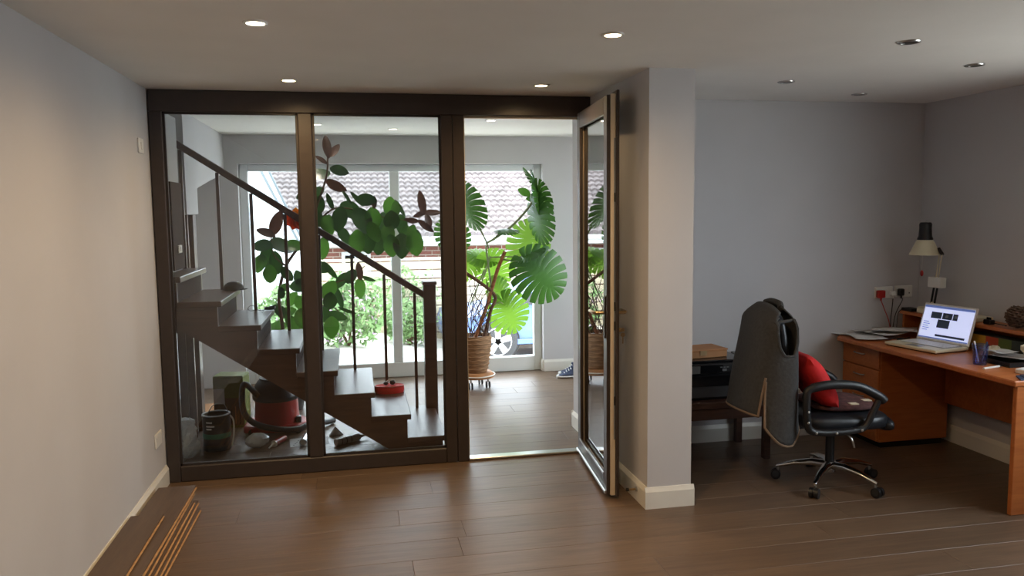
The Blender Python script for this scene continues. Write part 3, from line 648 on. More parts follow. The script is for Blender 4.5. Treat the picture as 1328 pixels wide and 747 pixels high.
for z, r in ((.19, .117), (.23, .124), (.27, .131), (.31, .138), (.35, .143), (.39, .148), (.43, .152), (.47, .154)):
    G().tube([(r*cos(a), r*sin(a), z+.004*sin(10*a+z*40)) for a in [2*pi*k/40 for k in range(41)]], .0065, 6).build('weave', 'basket', mo, True)
G().lathe([(.134, .462), (.08, .475), (.002, .478)], 20).build('soil', 'soil', mo, True)
def ml(px, py, yy=2.2): q = at(px, py, 'y', yy); return (q.x-MX, q.y-MY, q.z)
G().tube([ml(616, 440), ml(632, 395), ml(645, 350), ml(655, 326)], .018, 10).build('moss_pole', 'moss_pole', mo, True)
G().tube(bez([ml(600, 352, 2.25), ml(622, 366, 2.2), ml(642, 384, 2.2), ml(636, 404, 2.2), ml(628, 436, 2.2)], 6), .016, 8).build('stem', 'stem_brown', mo, True)
for pts, r in (([ml(630, 316), ml(650, 304), ml(672, 285), ml(690, 262), ml(697, 240)], .011), ([ml(604, 262), ml(618, 288), ml(630, 312), ml(634, 322)], .008),
               ([ml(634, 314), ml(652, 300), ml(660, 298)], .006), ([ml(632, 334), ml(660, 333), ml(686, 333)], .006), ([ml(650, 336), ml(672, 340), ml(692, 345)], .008),
               ([ml(625, 365), ml(632, 345), ml(636, 332)], .008), ([ml(640, 385), ml(634, 350), ml(630, 318)], .009), ([ml(640, 396), ml(648, 392), ml(652, 394)], .006), ([ml(610, 395), ml(620, 370), ml(628, 350)], .007)):
    G().tube(bez(pts, 6), r, 8).build('petiole', 'stem_green', mo, True)
random.seed(11)
for k in range(22):
    a = (600+random.uniform(4, 42), 360+random.uniform(0, 50)); b = (604+random.uniform(0, 32), 432+random.uniform(0, 6)); yy = 2.2+random.uniform(-.1, .1)
    m_ = ((a[0]+b[0])/2+random.uniform(-12, 12), (a[1]+b[1])/2)
    G().tube(bez([ml(a[0], a[1], yy), ml(m_[0], m_[1], yy+random.uniform(-.06, .06)), ml(b[0], b[1], yy)], 5), .0035, 5).build('aerial_root', 'root_dark', mo, True)
# px, py, length px, tip angle, tilt, yaw, kind
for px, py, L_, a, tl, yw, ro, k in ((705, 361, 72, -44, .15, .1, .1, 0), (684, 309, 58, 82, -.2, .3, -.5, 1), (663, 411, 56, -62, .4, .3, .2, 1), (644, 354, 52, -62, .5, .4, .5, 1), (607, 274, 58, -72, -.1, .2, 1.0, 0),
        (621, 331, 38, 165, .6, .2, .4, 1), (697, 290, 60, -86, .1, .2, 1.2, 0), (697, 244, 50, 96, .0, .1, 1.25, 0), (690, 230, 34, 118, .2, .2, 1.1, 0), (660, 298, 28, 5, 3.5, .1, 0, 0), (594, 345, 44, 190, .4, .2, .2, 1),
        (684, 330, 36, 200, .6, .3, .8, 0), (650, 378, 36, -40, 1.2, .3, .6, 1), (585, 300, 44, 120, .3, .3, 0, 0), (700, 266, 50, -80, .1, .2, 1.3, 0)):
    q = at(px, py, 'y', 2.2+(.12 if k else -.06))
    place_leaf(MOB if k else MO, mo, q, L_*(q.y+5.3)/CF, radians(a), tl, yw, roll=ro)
for px, py, L_, a in ((680, 249, 18, 150), (689, 258, 14, 170)):
    place_leaf(RL[('b', 0)], mo, at(px, py, 'y', 2.25), L_*7.5/CF, radians(a), .3, .2)
pc = thing('plant_caddy', 'round plant caddy on castors under the basket', 'plant caddy', (MX, MY, 0))
G().lathe([(.155, .10), (.175, .103), (.182, .125), (.176, .125), (.168, .112), (.15, .15), (.002, .15)], 32).build('tray', 'board_tan', pc, True)
G().tube([(.18*cos(a), .18*sin(a), .126) for a in [2*pi*k/40 for k in range(41)]], .006, 6).build('rim', 'white_gloss', pc, True)
for k in range(4):
    a = pi/4+k*pi/2+.25; cx, cy = .125*cos(a), .125*sin(a)
    c_ = G().tube([(cx, cy, .10), (cx, cy, .062)], .010, 8).build('castor', 'steel', pc, True)
    for s_ in (-.014, .014): G().tube([(cx+s_-.006, cy+.012, .031), (cx+s_+.006, cy+.012, .031)], .031, 14).build('wheel', 'black_plastic', c_, True)

# shoes
def shoe(loc, rz, label):
    t = thing('shoe', label, 'shoe', loc, rz, 'navy trainers in the hall')
    N_ = 14
    def sec(k): # along local x from heel(-.14) to toe(.14)
        v = k/N_; x = -.14+.28*v; wd = .036+.012*sin(pi*v)+.006*(v > .55)*sin(pi*(v-.55)/.45)
        if k == 0 or k == N_: wd *= .62
        return x, wd
    g = G(); rings = []
    for k in range(N_+1):
        x, wd = sec(k); rings.append([(x, wd*cos(a), .016+(.018 if True else 0)*sin(a)+.006*max(0, (.3-abs(k/N_-.0)))*2) for a in [2*pi*j/12 for j in range(12)]])
    g.loft(rings).build('sole', 'sole_white', t, True)
    g = G(); rings = []
    for k in range(N_+1):
        v = k/N_; x, wd = sec(k); h = .105-.01*v if v < .42 else .100-.075*((v-.42)/.58)**.8
        rings.append([(x*.97, wd*.93*cos(a)*(1-.25*max(0, sin(a))), .028+max(0, sin(a))*(h-.028)) for a in [pi*j/8 for j in range(9)]])
    g.loft(rings, False, False)
    g.build('upper', 'navy_knit', t, True, ang=60, solid=.003)
    G().tube([(-.135+.0, 0, .108), (-.09, .03, .106), (-.03, .026, .100), (-.015, 0, .098), (-.03, -.026, .100), (-.09, -.03, .106), (-.135, 0, .108)], .007, 8).build('collar', 'paint_label', t, True)
    for k in range(4): G().tube([(.0+.022*k, -.024, .087-.012*k), (.0+.022*k, 0, .098-.014*k), (.0+.022*k, .024, .087-.012*k)], .0028, 6).build('lace', 'sole_white', t, True)
    G().box(-.035, .0, -.02, .02, .095, .118, .006).build('tongue', 'navy_knit', t)
    return t
shoe((3.255, 2.40, 0), radians(176), 'navy knit trainer with white sole, nearer one, by the hall wall')
shoe((3.31, 2.56, 0), radians(184), 'navy trainer behind the other one, against the hall baseboard')

# ------------------------------------------------------------------ loose planks on the floor at the left
LP = [(.085, .285, -.53, -2.25, 0), (.072, .276, -.47, -2.2, .0205), (.060, .262, -.52, -2.15, .041), (.040, .246, -.42, -2.1, .0615), (.034, .238, -.38, -2.06, .082), (.0185, .178, -.86, -2.3, .1025)]
lb = ['lowest loose floorboard in the pile by the left wall', 'second lowest loose floorboard in the pile by the wall', 'third floorboard up in the pile by the left wall', 'fourth floorboard up in the pile by the left wall',
      'widest showing floorboard, second from top of the pile', 'topmost loose floorboard lying nearest the viewer on the pile']
for (xa, xb, ya, yb, z), l in zip(LP, lb):
    t = thing('loose_plank', l, 'plank', ((xa+xb)/2, (ya+yb)/2, z), radians(90)+random.uniform(-.008, .008), 'loose floorboards piled by the left wall')
    hx, hy = abs(ya-yb)/2, (xb-xa)/2
    B(-hx, hx, -hy+.003, hy-.003, .0, .0135).build('core', 'plank_core', t, label='pale orange raw core')
    B(-hx+.003, hx, -hy, hy, .0136, .0200, .001).build('face', 'loose_plank', t)
    B(-hx+.01, hx-.01, -hy-.006, -hy+.0025, .005, .009).build('tongue', 'plank_core', t)

# ------------------------------------------------------------------ desk area
dk = thing('desk', 'orange beech desk along the right wall with drawer pedestal', 'desk', (0, 0, 0))
DZ = .735
G().prism([(4.56, -1.60), (W-.02, -1.60), (W-.02, .03), (4.62, .03), (4.56, -.04)], 'z', DZ-.032, DZ, .006).build('desktop', 'desk_wood', dk)
B(4.585, W-.03, -1.59, -1.562, 0, DZ-.032, .003).build('end_panel', 'desk_wood', dk)
B(5.16, 5.185, -1.56, -.40, .30, DZ-.033).build('modesty_panel', 'desk_wood', dk)
pd = B(4.668, 5.20, -.385, .025, .045, DZ-.034, .003).build('pedestal', 'desk_wood', dk)
B(4.70, 5.18, -.36, .0, 0, .045).build('plinth', 'black_plastic', pd)
for k, (za, zb) in enumerate(((.55, .69), (.40, .543), (.05, .393))):
    d_ = B(4.652, 4.668, -.38, .02, za, zb, .003).build('drawer', 'desk_wood', dk)
    zc = zb-.055
    G().tube(bez([(4.652, -.23, zc), (4.634, -.215, zc), (4.634, -.135, zc), (4.652, -.12, zc)], 4), .0045, 8).build('handle', 'steel', d_, True)
sh = thing('desk_shelf', 'raised wooden shelf running along the wall behind the desk', 'shelf', (0, 0, 0))
SZ = .905
B(5.065, W-.018, -1.75, -.03, SZ-.024, SZ, .003).build('board', 'desk_wood', sh)
for y_ in (-.035, -.64, -1.29): B(5.09, W-.03, y_-.018, y_, DZ, SZ-.024).build('support', 'desk_wood', sh)
B(W-.03, W-.0185, -1.75, -.03, DZ, SZ-.026).build('back_panel', 'desk_wood', sh)

# laptop
lp = thing('laptop', 'open silver white laptop showing a web page on the desk', 'laptop', (4.64, -.445, DZ), radians(-80))
# local x along the front edge (towards viewer), local y into the desk
LW, LD = .40, .285
B(0, LW, 0, LD, .006, .026, .005).build('base', 'cream_plastic', lp)
G().box(.01, LW-.01, .01, LD-.01, .0, .007).build('underside', 'black_plastic', lp)
kb = B(.03, LW-.03, .105, .265, .026, .0275).build('keyboard_well', 'tin_lid', lp)
g = G()
for r_ in range(5):
    for c_ in range(14): g.box(.034+c_*.0237, .034+c_*.0237+.020, .11+r_*.031, .11+r_*.031+.026, .0275, .030)
g.build('keys', 'white_plastic', kb, kind='stuff')
B(.15, .25, .02, .085, .026, .0268).build('touchpad', 'tin_lid', lp)
th = radians(17); ML = Matrix.Translation((0, LD-.004, .026)) @ Matrix.Rotation(-th, 4, 'X')
sc_ = B(0, LW, 0, .012, .0, .255, .005, M=ML).build('lid', 'white_plastic', lp)
B(.014, LW-.014, -.0015, 0, .018, .24, M=ML).build('screen', 'screen_glow', sc_, label='lit pale screen')
for (xa, xb, za, zb, m) in ((.075, .155, .155, .198, 'screen_dark'), (.162, .235, .155, .198, 'screen_dark'), (.24, .275, .155, .198, 'screen_dark'), (.135, .225, .095, .150, 'screen_dark'),
                            (.014, LW-.014, .225, .24, 'screen_bar'), (.014, LW-.014, .018, .026, 'screen_bar'), (.14, .36, .036, .050, 'screen_dark')):
    B(xa, xb, -.0026, -.0015, za, zb, M=ML).build('page_image', m, sc_)
for (xa, za) in ((.185, .175), (.252, .178)): G().box(xa, xa+.02, -.0034, -.0026, za-.008, za+.01, M=ML).build('page_image', 'tin_lid', sc_)
for k in range(5): B(.03, .07+.01*(k % 2), -.0026, -.0015, .07+k*.014, .074+k*.014, M=ML).build('page_text', 'screen_bar', sc_)

# papers by the socket
random.seed(9)
def sheet(loc, rz, w_, h_, label, curl=.006, name='paper_sheet', grp='papers on the desk'):
    t = thing(name, label, 'paper', loc, rz, grp)
    G().surf(lambda u, v: Vector(((u-.5)*w_, (v-.5)*h_, .001+curl*(2*u-1)**2+curl*.7*sin(3*v+2*u)*abs(2*v-1))), 8, 8).build('sheet', 'paper', t, True, solid=.0012)
sheet((4.72, -.02, DZ+.002), .5, .21, .26, 'white sheet overhanging the far end of the desk')
sheet((4.70, -.17, DZ+.010), -.35, .21, .28, 'white sheet lying nearest the desk edge by the drawers')
sheet((4.86, -.10, DZ+.020), .15, .25, .297, 'large white sheet in the middle of the paper pile', .012)
sheet((4.95, -.13, DZ+.034), .9, .21, .30, 'white sheet on top of the paper pile near the shelf', .014)
t = thing('cable_tangle', 'black cable tangle between the papers and the laptop', 'cable', (4.82, -.30, DZ))
G().tube(bez([(-.1, .05, .006), (-.04, -.01, .012), (.02, .03, .01), (.06, -.02, .014), (.0, -.04, .012), (.1, 0, .01), (.15, .03, .008)], 6), .005, 6).build('cable', 'black_plastic', t, True)
# sockets, plugs, leads
plate('wall_socket', 'white double socket behind the desk lamp with plugs in', 'socket', (5.15, .05, 1.033), .146, .086, '-y', [(.045, .025, .012, .016, 'white_plastic'), (.045, -.012, .006, .01, 'rubber')])
plate('wall_socket', 'white single socket behind the red plug', 'socket', (4.985, .05, 1.03), .15, .086, '-y', [(-.06, .025, .012, .016, 'white_plastic')])
def plug(x, z, mat, w_, h_, label, lead, lm):
    t = thing('plug', label, 'plug', (x, .037, z))
    B(-w_/2, w_/2, -.032, 0, -h_/2, h_/2, .006).build('body', mat, t, True)
    G().tube([(0, -.02, -h_/2+.004), (0, -.02, -h_/2-.02)], [.008, .005], 8).build('strain_relief', mat, t, True)
    G().tube(bez([(0, -.02, -h_/2-.015)]+lead, 6), .0032, 6).build('lead', lm, t, True)
plug(4.946, 1.02, 'red_plastic', .062, .056, 'red plug in the wall socket', [(.03, -.02, -.11), (.06, -.03, -.19), (.08, -.03, -.27)], 'red_plastic')
plug(5.045, 1.022, 'white_plastic', .046, .034, 'white plug with black lead between red and black plugs', [(-.005, -.02, -.10), (-.02, -.03, -.19), (-.02, -.03, -.27)], 'black_plastic')
plug(5.112, 1.03, 'black_plastic', .044, .052, 'round black plug right of the white one', [(.01, -.02, -.06), (-.05, -.03, -.16), (-.07, -.03, -.28)], 'black_plastic')
# desk lamp
LX = 5.13; LY = -.29
la = thing('desk_lamp', 'jointed desk lamp with cream shade and black cap', 'lamp', (LX, LY, SZ))
B(-.07, .07, -.085, .085, 0, .05, .012).build('base', 'cream_plastic', la, True)
G().tube([(0, 0, .05), (0, 0, .085)], .016, 12).build('swivel', 'cream_plastic', la, True)
for dy in (-.016, .016): G().tube([(.0, dy+.005, .075), (-.01, dy-.035, .22)], .007, 8).build('lower_arm', 'black_plastic', la, True)
for dy in (-.01, .014): G().tube([(-.01, dy-.035, .22), (.0, dy-.055, .42)], .004, 8).build('upper_arm', 'cream_plastic', la, True)
G().box(-.028, .02, -.095, .03, .19, .262, .004).build('arm_cover', 'white_plastic', la)
G().tube([(.0, -.07, .42), (.0, -.03, .46)], .012, 10).build('head_joint', 'black_plastic', la, True)
hc = Vector((-.06, .03, .0))
G().lathe([(.098, .415), (.097, .42), (.062, .50), (.046, .525), (.044, .525), (.058, .498), (.094, .417)], 28, hc).build('shade', 'cream_plastic', la, True, ang=60)
G().lathe([(.050, .518), (.050, .53), (.043, .545), (.040, .60), (.041, .628), (.034, .64), (.002, .642)], 24, hc).build('cap', 'black_plastic', la, True)
G().tube([(-.06, .03, .64), (-.06, .025, .655), (-.06, .01, .655), (-.06, .005, .64)], .004, 6).build('hook', 'steel', la, True)
G().ball((-.06, .03, .455), .03).build('bulb', 'white_plastic', la, True)
G().tube([(-.06, .05, .50), (-.06, .05, .30)], .001, 4).build('pull_cord', 'white_plastic', la)
G().ball((-.06, .05, .285), .011, .011, .022).build('pull_bead', 'red_plastic', la, True)
# things on the shelf
t = thing('router', 'flat cream box lying on the shelf beside the lamp', 'router', (5.15, -.58, SZ), 0)
B(-.09, .09, -.13, .14, 0, .03, .006).build('body', 'cream_plastic', t, True); G().box(-.09, -.05, -.13, .14, .03, .034, .001).build('vent', 'cream_plastic', t)
t = thing('cable_plug', 'small black plug lying on the shelf right of the laptop', 'plug', (5.12, -.80, SZ))
B(-.02, .02, -.03, .03, 0, .03, .005).build('body', 'black_plastic', t)
for s_ in (-.012, 0, .012): B(-.006, .002, s_-.003, s_+.003, .03, .045).build('pin', 'black_gloss', t)
G().tube(bez([(0, -.03, .012), (.03, -.1, .005), (.02, -.11, .004)], 6), .003, 6).build('lead', 'black_plastic', t, True)
t = thing('black_charger', 'thin black charger and lead left of the lamp base', 'charger', (5.10, -.09, SZ))
B(-.03, .05, -.06, .05, 0, .022, .004).build('body', 'black_plastic', t); G().tube(bez([(-.03, 0, .012), (-.055, .02, .006), (-.07, .03, -.03), (-.075, .03, -.12)], 5), .003, 6).build('lead', 'black_plastic', t, True)
pcn = thing('pine_cone', 'large brown pine cone standing on the shelf', 'pine cone', (5.14, -1.0, SZ))
G().ball((0, 0, .062), .035, .035, .06).build('core', 'cone_brown', pcn, True)
g0 = G().prism([(0, -.012), (.03, -.017), (.042, 0), (.03, .017), (0, .012)], 'z', -.003, .004); bmesh.ops.recalc_face_normals(g0.bm, faces=g0.bm.faces)
sm = bpy.data.meshes.new('scale'); g0.bm.to_mesh(sm); g0.bm.free(); sm.materials.append(MATS['cone_brown'])
for k in range(96):
    v = k/95; a = k*2.39996; z = .010+.108*v; r_ = .026*sin(pi*(.12+.8*v))
    o = obj('scale', sm, None, pcn); s_ = (.62+.60*sin(pi*(.15+.75*v)))
    o.matrix_local = Matrix.Translation((r_*cos(a), r_*sin(a), z)) @ Matrix.Rotation(a, 4, 'Z') @ Matrix.Rotation(-.15-.5*v, 4, 'Y') @ Matrix.Scale(s_, 4)
# under the shelf and on the near end of the desk
t = thing('printed_box', 'box with yellow red and green printed side under the shelf', 'box', (5.13, -.92, DZ))
B(-.045, .05, -.31, .24, 0, .105, .003).build('body', 'dark_green_box', t)
for k, (ya, yb, m) in enumerate(((.10, .237, 'print_yellow'), (-.0, .10, 'print_red'), (-.10, .0, 'print_green'), (-.20, -.10, 'dark_green_box'))): B(-.0465, -.045, ya, yb, .004, .10).build('printed_side', m, t)
cp = thing('glass_tumbler', 'blue tinted glass tumbler standing on the desk', 'glass', (4.735, -1.165, DZ))
G().lathe([(.034, 0), (.036, .004), (.044, .12), (.041, .12), (.033, .012), (.002, .01)], 24, caps=False).build('tumbler', 'blue_glass', cp, True)
G().lathe([(.002, .0005), (.0335, .0005), (.0345, .014), (.002, .014)], 24).build('base', 'blue_glass', cp, True)
for (x_, y_, a_) in ((.015, -.01, .10), (-.01, .012, -.12)): G().tube([(x_*.5, y_*.5, .016), (x_+a_*.1, y_*2, .135)], .0045, 8).build('pen', 'navy' if a_ > 0 else 'white_plastic', cp, True)
t = thing('white_pen', 'white pen lying in front of the blue tumbler', 'pen', (4.71, -1.285, DZ+.007), radians(14))
G().tube([(-.075, 0, 0), (.06, 0, 0)], .0065, 10).build('barrel', 'white_plastic', t, True); G().tube([(.06, 0, 0), (.085, 0, -.001)], [.006, .0015], 10).build('tip', 'steel', t, True)
t = thing('black_tray', 'shallow black tray with papers at the right of the tumbler', 'tray', (4.91, -1.17, DZ))
G().box(-.10, .16, -.13, .12, 0, .012, .003).build('base', 'black_plastic', t)
for q in ((-.10, -.094, -.13, .12), (.154, .16, -.13, .12), (-.094, .154, -.13, -.124), (-.094, .154, .114, .12)): B(*q, .012, .028).build('rim', 'black_plastic', t)
sheet((4.94, -1.15, DZ+.032), .4, .18, .22, 'printed white sheet lying in the black tray', .010)
sheet((4.93, -1.09, DZ+.052), -.2, .13, .18, 'white letter propped behind the blue tumbler', .010)
random.seed(4)
for loc, rx, lab in (((4.985, -1.27, DZ+.052), .055, 'large crumpled cream tissue at the right end of the tray'), ((4.99, -.99, DZ), .045, 'small crumpled cream tissue behind the tumbler')):
    t = thing('tissue', lab, 'tissue', loc, 0, 'crumpled tissues on the desk'); z0 = rx*.75
    G().ball((0, 0, z0), rx, rx*.9, rx*.75, 12, 8).jitter(rx*.16).build('crumple', 'tissue', t)
t = thing('white_box', 'small white box on the near end of the desk', 'box', (4.80, -1.44, DZ), .3)
B(-.06, .06, -.04, .04, 0, .022, .003).build('body', 'white_plastic', t); B(-.058, .058, -.038, .038, .022, .025, .001).build('lid', 'paper', t)
t = thing('blue_folder', 'dark blue folder at the near corner of the desk', 'folder', (4.86, -1.53, DZ), .0)
G().prism([(-.26, -.065), (.2, -.065), (.2, .03), (-.20, .03)], 'z', .0, .008, .001).build('cover', 'navy', t); G().prism([(-.22, -.055), (.19, -.055), (.19, .025), (-.18, .025)], 'z', .008, .012).build('flap', 'navy', t)

# printer bench and printer
bn = thing('bench', 'low dark brown wooden bench under the printer', 'bench', (0, 0, 0))
B(3.02, 3.86, -.43, .03, .365, .41, .005).build('top', 'bench_wood', bn); B(3.06, 3.83, -.41, -.39, .29, .365).build('apron', 'bench_wood', bn)
for (x_, y_) in ((3.05, -.41), (3.80, -.41), (3.05, -.02), (3.80, -.02)): B(x_, x_+.045, y_, y_+.045, 0, .365, .003).build('leg', 'bench_wood', bn)
pr = thing('printer', 'black inkjet printer with small screen on the low bench', 'printer', (3.47, -.17, .41))
B(-.27, .24, -.19, .17, .0, .17, .012).build('body', 'black_gloss', pr); B(-.275, .245, -.195, .175, .172, .24, .014).build('scanner_unit', 'black_plastic', pr)
B(-.26, .23, -.17, .165, .241, .258, .006).build('lid', 'black_gloss', pr)
B(-.25, .05, -.1965, -.195, .185, .232).build('control_panel', 'black_gloss', pr)
B(-.19, -.11, -.198, -.1966, .180, .228).build('screen', 'tin_lid', pr, label='pale grey display')
for k in range(3): B(.03+k*.022, .045+k*.022, -.198, -.1965, .212, .218).build('button', 'tin_lid', pr)
B(.045, .075, -.198, -.1965, .190, .205).build('button', 'tin_lid', pr)
B(-.20, .17, -.197, -.19, .02, .09).build('paper_tray', 'dark_grey_plastic', pr)
t = thing('wooden_box', 'thin tan wooden case lying on the printer lid', 'case', (3.44, -.16, .669), .12)
B(-.20, .16, -.10, .10, 0, .045, .004).build('body', 'board_tan', t); B(-.20, .165, -.103, .103, .046, .056, .003).build('lid', 'cardboard', t)
B(-.05, .0, -.106, -.103, .02, .05).build('clasp', 'brass', t)
t = thing('dark_folder', 'thin dark folder sticking out right of the printer top', 'folder', (3.77, -.06, .41), -.2)
B(-.012, .10, -.11, .10, .0, .235, .004).build('body', 'dark_grey_plastic', t); B(-.01, .098, -.108, .098, .236, .240).build('cover', 'tin_lid', t)
for k in range(2): G().tube([(.0+.03*k, -.105, .241), (.07+.02*k, .09, .246)], .003, 6).build('spine_wire', 'black_plastic', t, True)

# office chair
CHX, CHY = 3.95, -.91
ch = thing('office_chair', 'black leather office chair with chrome star base', 'chair', (CHX, CHY, 0), radians(-5))
G().tube([(0, 0, .075), (0, 0, .14)], .036, 16).build('hub', 'chrome', ch, True)
G().tube([(0, 0, .13), (0, 0, .30)], .026, 14).build('gas_lift', 'black_plastic', ch, True); G().tube([(0, 0, .29), (0, 0, .37)], .017, 12).build('piston', 'steel', ch, True)
for k in range(5):
    a = radians(155+72*k); d = Vector((cos(a), sin(a), 0)); n_ = Vector((-sin(a), cos(a), 0)); rings = []
    for s_, z, w_, h_ in ((.02, .115, .030, .026), (.10, .123, .026, .022), (.20, .110, .020, .016), (.29, .084, .014, .011), (.305, .078, .011, .009)):
        c_ = d*s_+Vector((0, 0, z)); rings.append([c_+n_*w_*cos(b)*(1 if abs(cos(b)) < .9 else 1)+Vector((0, 0, 1))*h_*sin(b) for b in [2*pi*j/12 for j in range(12)]])
    lg = G().loft(rings).build('star_leg', 'chrome', ch, True)
    e_ = d*.295
    G().tube([e_+Vector((0, 0, .085)), e_+Vector((0, 0, .05))], .007, 8).build('castor_stem', 'steel', lg, True)
    off = n_*.0
    for s_ in (-.016, .016): G().tube([e_+n_*(s_-.010)+d*.012+Vector((0, 0, .029)), e_+n_*(s_+.010)+d*.012+Vector((0, 0, .029))], .029, 16).build('castor_wheel', 'black_plastic', lg, True)
    G().tube([e_+n_*-.027+d*.012+Vector((0, 0, .034)), e_+n_*.027+d*.012+Vector((0, 0, .034))], .02, 12).build('castor_hood', 'dark_grey_plastic', lg, True)
G().box(-.12, .12, -.09, .09, .355, .385, .008).build('mechanism', 'black_plastic', ch)
G().tube(bez([(.0, -.09, .36), (.03, -.17, .33), (.05, -.18, .27)], 5), .006, 8).build('lever', 'steel', ch, True)
def cushion(g, cx, cy, cz, hx, hy, hz, p=.45, seg=24, M=None):
    sp = lambda c: (abs(c)**p)*(1 if c >= 0 else -1)
    def f(u, v):
        a = 2*pi*u; b = -pi/2+pi*v; q = Vector((hx*sp(cos(b))*sp(cos(a)), hy*sp(cos(b))*sp(sin(a)), hz*sp(sin(b))))
        return (M @ q if M is not None else q)+Vector((cx, cy, cz))
    g.surf(f, seg, 12, True); bmesh.ops.remove_doubles(g.bm, verts=g.bm.verts, dist=.0004); return g
cushion(G(), .0, 0, .425, .265, .25, .05).build('seat', 'black_leather', ch, True, ang=60)
cushion(G(), .245, 0, .40, .045, .235, .045, .7).build('seat_front', 'black_leather', ch, True, ang=60)
cushion(G(), -.375, 0, .79, .03, .19, .28, .5, M=Matrix.Rotation(radians(-6), 3, 'Y')).build('backrest', 'black_leather', ch, True, ang=60)
G().tube(bez([(-.08, 0, .37), (-.25, 0, .365), (-.335, 0, .42), (-.37, 0, .62)], 6), .022, 8).build('back_bracket', 'black_plastic', ch, True)
for sd in (-1, 1):
    y_ = sd*.275
    ap = bez([(-.25, y_, .40), (-.285, y_, .44), (-.295, y_, .60), (-.27, y_, .648), (-.15, y_, .668), (.0, y_, .655), (.12, y_, .60), (.165, y_, .565)], 6)
    arm = G().tube(ap, [.022+.004*(i > 18) for i in range(len(ap))], 10).build('armrest', 'black_plastic', ch, True)
    lo = bez([(.135, y_, .575), (.10, y_, .50), (.06, y_, .425), (.0, y_, .400), (-.15, y_, .392), (-.25, y_, .40)], 6)
    G().tube(lo, .019, 10).build('arm_support', 'black_plastic', arm, True)
    for (x_, z_) in ((-.29, .52), (-.29, .46), (-.24, .398), (-.12, .392), (.03, .405)): G().ball((x_, y_+sd*.018, z_), .008, .006, .008, 8, 6).build('bolt', 'steel', arm, True)
t = thing('seat_pad', 'dark red patterned cushion pad on the chair seat', 'cushion', (CHX, CHY, .475), radians(-5))
cushion(G(), .03, .02, .022, .20, .20, .022, .6).build('pad', 'floral_fabric', t, True, ang=60)
for (x_, y_) in ((.04, -.15), (.16, -.08)): G().box(x_, x_+.05, y_, y_+.04, .038, .0445, .001).build('pattern_patch', 'tissue', t)
t = thing('red_cushion', 'bright red cushion leaning on the chair back', 'cushion', (CHX-.165, CHY-.04, .525), radians(-5))
def rcf(u, v):
    a, b = (u-.5)*2, (v-.5)*2; return a, b
g = G(); MR = Matrix.Rotation(radians(38), 3, 'Y')
for sgn in (1, -1):
    def f(u, v, sgn=sgn):
        a, b = (u-.5)*2, (v-.5)*2; pl = (1-.08*(b*b))*1; th_ = .065*max(0, (1-a**4)*(1-b**4))**.6
        q = Vector((sgn*th_+.006*sin(9*a+5*b)*(1-a*a)*(1-b*b), a*.165*(1-.07*(1-b*b)*-1), b*.165*(1-.07*(1-a*a)*-1))); return Matrix.Rotation(radians(-32), 3, 'Y') @ q+Vector((0, 0, .135))
    g.surf(f, 14, 14)
bmesh.ops.remove_doubles(g.bm, verts=g.bm.verts, dist=.0008); g.build('cover', 'red_fabric', t, True, ang=70)

# fleece gilet over the chair back
ve = thing('fleece_gilet', 'dark grey fleece gilet with tan trim hung over the chair back', 'gilet', (CHX, CHY, 0), radians(-5))
VC = -.395
def vsec(a, v):
    "a = angle round the body (0 front, 90 far side, 180 back, 270 near side), v = 0 shoulders to 1 hem"
    a = a % (2*pi); c, s_ = cos(a), sin(a)
    hem = .49 if a < 2*pi*.655 else .455-.135*sin(min(1, (a-2*pi*.655)/.75)*pi/2)+.16*max(0, (a-5.0)/1.28)
    top = 1.105-.045*s_*s_-.015*(s_ < 0)*abs(s_)
    k = min(1, v/.14); hx = (.02+.075*sin(k*pi/2))*(1+.45*v+.08*sin(5*a)*v); hy = .21+.035*sin(k*pi/2)+.02*v
    sp = lambda q, p: abs(q)**p*(1 if q >= 0 else -1)
    z = top+(hem-top)*v
    return Vector((VC+hx*sp(c, .75)-.05*v*(c < 0)*abs(c)-.02*v, hy*sp(s_, .7)+.012*sin(4*a+6*v)*v, z))
NV, NU = 30, 64
def vkeep(u, v):
    a = 2*pi*u; q = vsec(a, v)
    if sin(a) < -.5 and ((q.x-VC-.01)/.062)**2+((q.z-.955)/.125)**2 < 1: return False
    if abs(u-.655) < .012*max(0, (.70-q.z)/.2) and q.z < .70: return False
    return True
G().surf(lambda u, v: vsec(2*pi*u, v), NU, NV, True, vkeep).build('body', 'fleece', ve, True, ang=80, solid=.007)
for ua, ub in ((-.345+.012, .655-.012),):
    G().tube([vsec(2*pi*(ua+(ub-ua)*k/60), 1.0) for k in range(61)], .008, 6).build('hem_trim', 'tan_trim', ve, True, label='tan hem binding')
for s_ in (-1, 1):
    pts = []
    for k in range(13):
        v = .62+.38*k/12; q = vsec(2*pi*.655, v); uu = .655+s_*.012*max(0, (.70-q.z)/.2); pts.append(vsec(2*pi*uu, v)+Vector((-.004, -.004, 0)))
    G().tube(pts, .007, 6).build('zip_trim', 'tan_trim', ve, True)
ah = []
for k in range(33):
    b = 2*pi*k/32; x_, z_ = VC+.01+.066*cos(b), .955+.13*sin(b)
    best = min((vsec(2*pi*(.6+.3*i/80), (1.06-z_)/(1.06-.36) if 0 else j/60) for i in range(81) for j in range(5, 40)), key=lambda q: (q.x-x_)**2+(q.z-z_)**2)
    ah.append(best)
G().tube(ah, .009, 6).build('armhole_binding', 'fleece', ve, True)
G().tube(bez([(VC+.02, -.10, 1.085), (VC+.035, -.05, 1.105), (VC+.035, .06, 1.108), (VC+.02, .11, 1.095)], 5), .018, 8).build('collar', 'fleece', ve, True)

